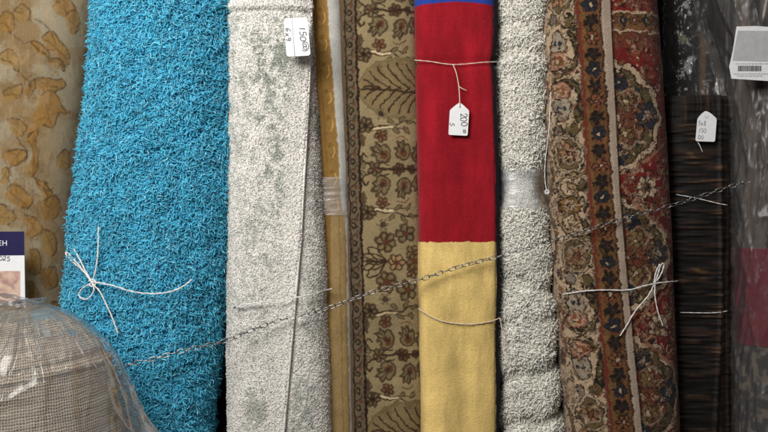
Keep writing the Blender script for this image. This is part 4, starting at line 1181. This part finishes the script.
# ================================================================== twine, tags, labels, chain
def surf_y(roll, px, py, extra=0.0):
    t = np.linspace(0.02, PI - .02, 400)
    V_, N_, _ = roll.ev(t, np.full(400, float(py)))
    k = (D + V_[:, 1]) / D
    pxs = 384 + V_[:, 0] / (S * k)
    i_ = np.argmin(np.abs(pxs - px))
    return V_[i_, 1] - extra


def twine(label, strands_, r, mat, roll=None, ex=0.004, group=None, name='twine'):
    L_ = []
    for pts in strands_:
        q = []
        for p in pts:
            y = p[2] if len(p) > 2 else surf_y(roll, p[0], p[1], ex)
            q.append(W(p[0], p[1], y))
        pc = cr(q, 10)
        pc = pc + rng.normal(size=pc.shape) * r * .10
        V_, F_ = tube(pc, r, 6)
        m_ = len(pc); kk, ss = np.divmod(np.arange(m_ * 6), 6)
        V_ = pc[kk] + (V_ - pc[kk]) * (1 + .28 * np.sin(2 * ss * PI / 3 + kk * 1.1) + .12 * rng.normal(size=m_ * 6))[:, None]
        L_.append((V_, F_))
    V_, F_ = join(L_)
    return solo(name, V_, F_, mat, label, 'string', group)


twine('white twine tied in a loose bow on the blue shag rug',
      [[(92, 283), (96, 268), (98, 250), (98.5, 227)], [(92, 283), (84, 272), (73, 262), (66, 254), (68, 253), (76, 262), (86, 274), (92, 283)],
       [(92, 282), (85, 270), (79, 258), (74, 249)],
       [(92, 283), (94, 290), (89, 298), (83, 299), (79, 295), (82, 289), (88, 285), (92, 283)],
       [(92, 283), (100, 292), (107, 306), (114, 322), (118, 334)],
       [(92, 282), (100, 283), (114, 286), (130, 291), (146, 293.5), (164, 293), (178, 289), (188, 283), (192, 279)],
       [(89, 281), (93, 279.5), (96, 283), (92, 286.5), (88.5, 284)]], 0.0015, M_twine, rC, 0.027)
twine('thin white twine tied around the white and grey green rug',
      [[(226, 312, .02), (230, 310), (236, 306), (242, 307), (252, 303.5), (266, 302), (278, 303), (290, 299), (304, 296), (320, 292), (327, 290), (331, 289, .004), (332, 288.8, .012)],
       [(236, 309), (244, 304), (254, 305), (262, 303)]], 0.0012, M_twine, rD, 0.0205)
twine('thin string tied across the red rug holding its tag',
      [[(414.5, 60, .012), (416.6, 60.3, -.008), (430, 61.5), (446, 64), (458, 64.5), (476, 63), (488, 62), (498, 62, 0.0)]], 0.0010, M_twine_warm, rG, 0.0045)
twine('cream string sagging across the yellow part of the rug, one end hanging at its edge',
      [[(418, 308, .012), (420.6, 310, -.006), (428, 315), (440, 320.5), (456, 323.5), (474, 324), (490, 321.5), (500, 318, -.004)],
       [(500, 318, -.004), (502, 330, -.004), (503, 346, -.006), (506, 358, -.012), (512, 370, -.016)]], 0.0011, M_twine_warm, rG, 0.0045)
twine('white twine tied in a bow with long ends on the oriental rug',
      [[(558, 295, .05), (561, 294.6, .018), (565, 294), (570, 293.2), (576, 292.3), (585, 291), (604, 290), (628, 290), (642, 286.5), (655, 283.5), (668, 282), (676, 281.3, .02), (678, 281, .06)],
       [(655, 283), (648, 296), (636, 310), (627, 325), (620, 336)], [(655, 283), (655, 296), (658, 312), (663, 326)],
       [(655, 283), (658, 274), (661, 265), (664, 264), (662, 272), (657, 281)], [(654, 283), (656, 272), (660, 264)]], 0.0013, M_twine, rI, 0.0125)
twine('white string slanting across the upper part of the dark brown rug', [[(676, 194.5), (690, 197), (704, 200), (718, 203.5), (727, 205)]], 0.0009, M_twine, rJ, 0.004)
twine('white string level across the lower part of the dark brown rug', [[(680, 312.5), (694, 312.8), (708, 313), (720, 312.4), (727, 311, .06)]], 0.0009, M_twine, rJ, 0.004)
twine('white thread hanging down beside the cream shag rug, clear button at its end',
      [[(551, 92, -.03), (550, 110, -.03), (549, 130, -.03), (547, 146, -.03), (545, 165, -.03), (545, 180, -.03), (546.5, 190, -.03)]], 0.0009, M_twine, None, name='thread')
# clear round fastener
def sphere(c, r, n=10, m=14, sc=(1, 1, 1)):
    V_ = [(0, 0, 1)]
    for i_ in range(1, n):
        for j_ in range(m):
            a, b = PI * i_ / n, 2 * PI * j_ / m
            V_.append((math.sin(a) * math.cos(b), math.sin(a) * math.sin(b), math.cos(a)))
    V_.append((0, 0, -1)); F_ = []
    for j_ in range(m):
        F_.append([0, 1 + j_, 1 + (j_ + 1) % m]); F_.append([len(V_) - 1, 1 + (n - 2) * m + (j_ + 1) % m, 1 + (n - 2) * m + j_])
    for i_ in range(n - 2):
        for j_ in range(m):
            a = 1 + i_ * m; F_.append([a + j_, a + m + j_, a + m + (j_ + 1) % m, a + (j_ + 1) % m])
    return np.array(V_) * r * np.array(sc) + np.asarray(c), F_
t_ = np.linspace(0, 2 * PI, 25)
ring = np.stack([W(547, 192, -.03)[0] + .0038 * np.cos(t_), np.full(25, -.031), W(547, 192, -.03)[2] + .0038 * np.sin(t_)], 1)
V, F = join([tube(ring, .0014, 8), sphere(W(547, 192, -.029), .0024, sc=(1, .5, 1))])
solo('fastener', V, F, M_knob, 'small clear round plastic fastener beside the taped cream shag rug', 'fastener')

# ---- handwriting strokes
GL = {'0': [[(.5, 0), (.1, .25), (.1, .75), (.5, 1), (.9, .7), (.88, .25), (.5, 0)]], '1': [[(.5, 0), (.5, 1)]],
      '2': [[(.1, .25), (.4, 0), (.8, .15), (.75, .5), (.1, 1), (.5, .93), (.95, 1)]],
      '5': [[(.85, 0), (.25, .02), (.2, .42), (.7, .45), (.85, .75), (.5, 1), (.1, .9)]],
      '6': [[(.75, 0), (.3, .3), (.12, .7), (.4, 1), (.8, .85), (.7, .58), (.2, .66)]],
      '9': [[(.85, .3), (.5, .45), (.15, .25), (.45, 0), (.85, .15), (.85, .5), (.7, 1)]],
      'x': [[(.15, .4), (.85, 1)], [(.85, .4), (.15, 1)]],
      '8': [[(.8, .15), (.4, 0), (.2, .25), (.75, .65), (.7, .95), (.3, 1), (.2, .7), (.75, .3), (.8, .15)]],
      '4': [[(.3, 0), (.15, .55), (.9, .5)], [(.75, .1), (.65, 1)]], "'": [[(.5, 0), (.45, .2)]]}


def card(pts_px, y, thick, hole=None):
    """flat card with outline given in pixels at depth y"""
    o = np.array([W(p[0], p[1], y) for p in pts_px])
    n_ = len(o); back = o + np.array([0, thick, 0])
    F_ = [list(range(n_))[::-1], list(range(n_, 2 * n_))]
    for i_ in range(n_):
        k_ = (i_ + 1) % n_; F_.append([i_, k_, n_ + k_, n_ + i_])
    return np.vstack([o, back]), F_


def rounded(pts, r, n_=5):
    p = np.array(pts, float); out = []
    for i_ in range(len(p)):
        a, b, c = p[i_ - 1], p[i_], p[(i_ + 1) % len(p)]
        u = (a - b) / np.linalg.norm(a - b); v = (c - b) / np.linalg.norm(c - b)
        s_, e_ = b + u * r, b + v * r
        for t in np.linspace(0, 1, n_):
            out.append((1 - t) ** 2 * s_ + 2 * t * (1 - t) * b + t * t * e_)
    return out


def ink(text, x, y, dx, dy, adv, yd, w=.55):
    """text whose glyph box axes are pixel vectors dx (along) and dy (down the glyph)"""
    L_ = []
    dx, dy = np.array(dx, float), np.array(dy, float); p = np.array([x, y], float)
    for ch in text:
        jj = rng.uniform(-.09, .09, 2)
        for stk in GL.get(ch, []):
            q = [p + (a + jj[0] - .16 * (b - .5) + rng.uniform(-.05, .05)) * dx + (b + jj[1] + rng.uniform(-.05, .05)) * dy for a, b in stk]
            q = [W(a[0], a[1], yd) for a in q]
            pc = cr(q, 5) if len(q) > 2 else np.array([q[0], (np.array(q[0]) + q[1]) / 2, q[1]])
            V_, F_ = tube(pc, w * S * .5, 5)
            V_[:, 1] = yd + (V_[:, 1] - yd) * .25
            L_.append((V_, F_))
        p = p + dx * adv
    return L_


# price tag on the white rug (writing runs downwards)
yt = -0.056
t1 = thing('price_tag', 'white rectangular price tag handwritten 150, stuck on the white and grey green rug', 'price tag', W(297, 55, yt))
V, F = card(rounded([(283.5, 18.5), (307.5, 17), (310.5, 55.5), (286.5, 56.8)], 3.2), yt, .00035); part('card', V, F, M_paper, t1, smooth=False)
V, F = tube(np.array([W(291.8, 18.5, yt - .0003), W(293.2, 37, yt - .0003), W(294.8, 56, yt - .0003)]), .0006, 5); part('crease', V, F, M_crease, t1)
L_ = ink('150', 305.5, 26, (.3, 4.8), (-6.2, .3), 1.08, yt - .0006, .75) + ink('00', 306.8, 43.2, (.2, 3.2), (-4.0, .2), 1.05, yt - .0006, .65)
c0 = [W(304.8 + 3.9 * math.cos(a), 46.4 + 4.6 * math.sin(a), yt - .0006) for a in np.linspace(-2.2, 2.4, 16)]
L_.append(tube(np.array(c0), .0006, 5))
L_ += ink('6x9', 290.5, 28, (.2, 3.9), (-5.2, .2), 1.1, yt - .0006, .7)
V, F = join(L_); part('handwriting', V, F, M_ink, t1)

# hanging tag on the red rug
yt = -0.021
t2 = thing('price_tag', 'white shield topped price tag hanging from a string on the red rug', 'price tag', W(457.5, 120, yt))
out = rounded([(459.7, 102.3), (463.2, 105), (469.2, 110.6), (467.6, 135.8), (448.4, 134.8), (449.8, 110), (455.8, 105)], 1.8)
V, F = card(out, yt, .00035); part('card', V, F, M_paper, t2, smooth=False)
V, F = sphere(W(459.8, 107.2, yt - .0002), .0016, sc=(1, .15, 1)); part('eyelet', V, F, M_crease, t2)
L_ = ink('200', 466.6, 113.2, (.5, 4.0), (-6.4, .9), 1.02, yt - .0006, .7) + ink('00', 465.6, 129.2, (.2, 1.8), (-2.6, .2), 1.05, yt - .0006, .55) + ink('5', 455.0, 123.0, (-.6, 3.2), (-4.6, -.5), 1, yt - .0006, .6)
V, F = join(L_); part('handwriting', V, F, M_ink, t2)
q = cr([W(453, 64.5, -.016), W(456, 72, -.02), W(458.5, 84, -.02), W(459.5, 95, -.022), W(459.8, 107, -.0225)], 8); q2 = cr([W(459, 86.5, -.021), W(463, 89, -.022), W(466.5, 90.5, -.02)], 6)
V, F = join([tube(q, .001, 6), tube(q2, .0009, 6)]); part('tag_string', V, F, M_twine_warm, t2)

# tag on the dark brown rug
yt = 0.042
t3 = thing('price_tag', 'small white tag with faint grey writing on the dark brown rug', 'price tag', W(706, 128, yt))
out = rounded([(705.5, 110.6), (710.5, 113), (716.8, 118.5), (715.0, 141.8), (695.4, 141.2), (697.4, 118.5), (701.2, 114)], 2.0)
V, F = card(out, yt, .00035); part('card', V, F, M_paper, t3, smooth=False)
q = [W(706.5 + 1.6 * math.cos(a), 116 + 1.6 * math.sin(a), yt - .0004) for a in np.linspace(-.8, 3.6, 12)]
V, F = tube(np.array(q), .0006, 5); part('eyelet', V, F, M_crease, t3)
L_ = ink('5x8', 698.6, 121, (2.2, .1), (-.2, 4.2), 1.15, yt - .0006, .5) + ink('150', 698.4, 128, (2.3, .1), (-.2, 4.2), 1.15, yt - .0006, .5) + ink('00', 698.2, 135, (2.6, .1), (-.2, 3.8), 1.15, yt - .0006, .5)
V, F = join(L_); part('handwriting', V, F, M_inkgrey, t3)
q = cr([W(698, 142.5, .046), W(700, 146, .044), W(702.6, 152, .046)], 6); V, F = tube(q, .0008, 6); part('tag_string', V, F, M_twine, t3)

# product card on the gold leaf rug
yt = -0.012
t4 = thing('product_label', 'navy topped product card with a pinkish picture, on the gold leaf rug', 'label', W(0, 270, yt))
V, F = card([(-34, 232), (24, 231.6), (25.2, 306), (-34, 307)], yt, .0008); part('card', V, F, M_paper, t4, smooth=False)
V, F = card([(-34, 231.8), (24.1, 231.4), (24.4, 255.2), (-34, 255.8)], yt - .0006, .0004); part('header_print', V, F, M_navy, t4, smooth=False)
cu = bpy.data.curves.new('header_text', 'FONT'); cu.body = 'EH'; cu.size = 8.6 * S * .86; cu.align_x = 'RIGHT'; cu.extrude = .0001; cu.space_character = 1.1
tmp = bpy.data.objects.new('header_text', cu); COL.objects.link(tmp)
bpy.context.view_layer.update()
me = bpy.data.meshes.new_from_object(tmp.evaluated_get(bpy.context.evaluated_depsgraph_get()))
bpy.data.objects.remove(tmp); bpy.data.curves.remove(cu)
co = np.array([v.co[:] for v in me.vertices]); fc = [list(p.vertices) for p in me.polygons]
bpy.data.meshes.remove(me)
b0 = W(7.4, 245.6, yt - .0009)
V = np.stack([co[:, 0] + b0[0], b0[1] - co[:, 2], co[:, 1] + b0[2]], 1); part('header_text', V, fc, M_paper, t4, smooth=False)
L_ = ink('025', -1.2, 256.2, (3.6, 0), (0, 4.2), 1.1, yt - .0009, .6); V, F = join(L_); part('handwriting', V, F, M_ink, t4)
gx, gy = np.meshgrid(np.linspace(-32, 20.2, 60), np.linspace(271, 304, 44))
Vp = np.stack([W(a, b, yt - .0005) for a, b in zip(gx.ravel(), gy.ravel())])
i = np.arange(43)[:, None] * 60; j = np.arange(59)[None]
F = np.stack([i + j, i + 60 + j, i + 61 + j, i + j + 1], -1).reshape(-1, 4)
f = fbm(gx / 12, gy / 12, 801).ravel()[:, None]
pc_ = K(150, 116, 110) * (1 - sst(.35, .65, f)) + K(196, 168, 150) * sst(.35, .65, f)
arcm = sst(3.2, 1.2, np.abs(np.hypot(gx - 0, (gy - 305) * .9) - 17)).ravel()[:, None] * .5
pc_ = pc_ * (1 - arcm) + K(210, 188, 160) * arcm
part('picture', Vp, F, M_colpaper, t4, col=pc_)

# printed label on the plastic at right
yt = -0.034
t5 = thing('shipping_label', 'white printed label with a grey barcode on the plastic wrapped rug at right', 'label', W(750, 81, yt))
outl = [(736.5, 26.5), (756, 26), (778, 27.5), (771.5, 81.2), (731.4, 78.6), (729.2, 66.5), (733, 50)]
V, F = card(outl, yt, .00035); part('card', V, F, M_paper, t5, smooth=False)
V, F = card([(738, 30.5), (774, 31), (771.5, 61.5), (732.5, 60.5), (734.5, 48)], yt - .0006, .0004); part('grey_panel', V, F, plain('grey_label_print', K(176, 175, 178, 1.1), .55, namt=.12, nscale=60), t5, smooth=False)
L_ = []
x = 738.0
while x < 761.5:
    wv = rng.uniform(.35, 1.1); L_.append(card([(x, 65.6), (x + wv, 65.65), (x + wv - .1, 71.2), (x - .1, 71.1)], yt - .0006, .0004)); x += wv + rng.uniform(.25, .6)
V, F = join(L_); part('barcode', V, F, plain('barcode_ink', (.16, .16, .17), .5), t5, smooth=False)
L_ = []
for yy_, x0, x1 in ((73.6, 734, 768), (75.6, 737, 762), (63.4, 736, 769)):
    x = x0
    while x < x1:
        wv = rng.uniform(1, 3); L_.append(card([(x, yy_), (x + wv, yy_ + .05), (x + wv, yy_ + .65), (x, yy_ + .6)], yt - .0006, .0004)); x += wv + rng.uniform(.6, 1.3)
V, F = join(L_); part('small_print', V, F, M_inkgrey, t5, smooth=False)

# ---- chain
path = [(84, 377, -.098), (108, 371, -.105), (132, 364, -.110), (160, 357, -.110), (190, 349, -.102), (226, 340.5, -.080), (270, 323, -.052), (300, 316, -.047), (330, 307.5, -.044), (370, 293, -.038),
        (420, 279.5, -.032), (460, 266.5, -.030), (500, 256, -.030), (540, 243.5, -.034), (575, 234, -.040), (615, 221, -.040), (650, 211, -.036), (682, 202.5, -.026), (712, 192.5, -.024), (746, 182, -.026)]
pc = cr([W(*p) for p in path], 40)
seg = np.linalg.norm(np.diff(pc, axis=0), axis=1); ac = np.concatenate([[0], np.cumsum(seg)])
LEN, WID, WIRE = 0.0185, 0.0094, 0.00108
nl = 99; pitch = ac[-1] / (nl - 1)
LEN = pitch + 2 * WIRE * 1.15
ce = thing('chain', 'thin steel chain strung slantwise across the fronts of the standing rugs', 'chain', pc[0])
t_ = np.linspace(0, 2 * PI, 21)
hs = LEN / 2 - WID / 2
lp = np.stack([np.cos(t_) * (WID / 2 - WIRE) + np.sign(np.cos(t_)) * hs, np.sin(t_) * (WID / 2 - WIRE), 0 * t_], 1)
d_ = np.gradient(lp, axis=0); d_ /= np.linalg.norm(d_, axis=1)[:, None]
u_ = np.array([0, 0, 1.0]); a8 = np.arange(7) * 2 * PI / 7
Vl = np.concatenate([lp[k_] + WIRE * (np.cos(a8)[:, None] * np.cross(d_[k_], u_) + np.sin(a8)[:, None] * u_) for k_ in range(20)])
Fl = [[k_ * 7 + m_, k_ * 7 + (m_ + 1) % 7, ((k_ + 1) % 20) * 7 + (m_ + 1) % 7, ((k_ + 1) % 20) * 7 + m_] for k_ in range(20) for m_ in range(7)]
lm = make_mesh('chain_link', Vl, Fl); lm.materials.append(M_steel)
link0 = bpy.data.objects.new('chain_link', lm)
for k_ in range(nl):
    s_ = pitch * k_
    p = np.array([np.interp(s_, ac, pc[:, a]) for a in range(3)])
    q0 = np.array([np.interp(s_ - .004, ac, pc[:, a]) for a in range(3)]); q1 = np.array([np.interp(s_ + .004, ac, pc[:, a]) for a in range(3)])
    xd = Vector(q1 - q0).normalized(); yd = Vector((0, 1, 0)); zd = xd.cross(yd).normalized(); yd = zd.cross(xd).normalized()
    B = Matrix((xd, yd, zd)).transposed()
    ang = (0.2 if k_ % 2 else 0.2 + PI / 2) + .35 * math.sin(k_ * .37) + rng.normal() * .18
    o = link0 if k_ == 0 else link0.copy()
    COL.objects.link(o); o.parent = ce
    Mx = (B @ Matrix.Rotation(ang, 3, 'X')).to_4x4(); Mx.translation = Vector(p - pc[0])
    o.matrix_basis = Mx

# ================================================================== camera, lights, world
cam = bpy.data.cameras.new('camera'); cam.sensor_width = 36; cam.lens = 36 * D / (768 * S); cam.clip_end = 50
co_ = bpy.data.objects.new('camera', cam); COL.objects.link(co_); co_.location = (0, -D, Z0); co_.rotation_euler = (PI / 2, 0, 0)
scene.camera = co_


def area(name, loc, target, sx, sy, power, col):
    l = bpy.data.lights.new(name, 'AREA'); l.shape = 'RECTANGLE'; l.size = sx; l.size_y = sy; l.energy = power; l.color = col
    o = bpy.data.objects.new(name, l); COL.objects.link(o); o.location = loc
    o.rotation_euler = (Vector(target) - Vector(loc)).to_track_quat('-Z', 'Y').to_euler()
    return o


area('shop_window_light', (-0.8, -1.6, 1.95), (-0.15, 0, 1.0), 0.9, 0.7, 42, (1.0, 0.98, 0.945))
area('ceiling_tube_light', (-0.2, -1.5, 2.9), (-0.1, 0, 1.0), 1.6, 0.35, 14, (1.0, 0.96, 0.9))
w_ = bpy.data.worlds.new('World'); scene.world = w_; w_.use_nodes = True
bg = w_.node_tree.nodes['Background']; bg.inputs[0].default_value = (0.97, 0.98, 1.0, 1); bg.inputs[1].default_value = 0.06
scene.view_settings.view_transform = 'Standard'; scene.view_settings.look = 'None'
scene.view_settings.exposure = 0; scene.view_settings.gamma = 1
scene.cycles.transparent_max_bounces = 24; scene.cycles.max_bounces = 18; scene.cycles.diffuse_bounces = 14; scene.cycles.transmission_bounces = 12
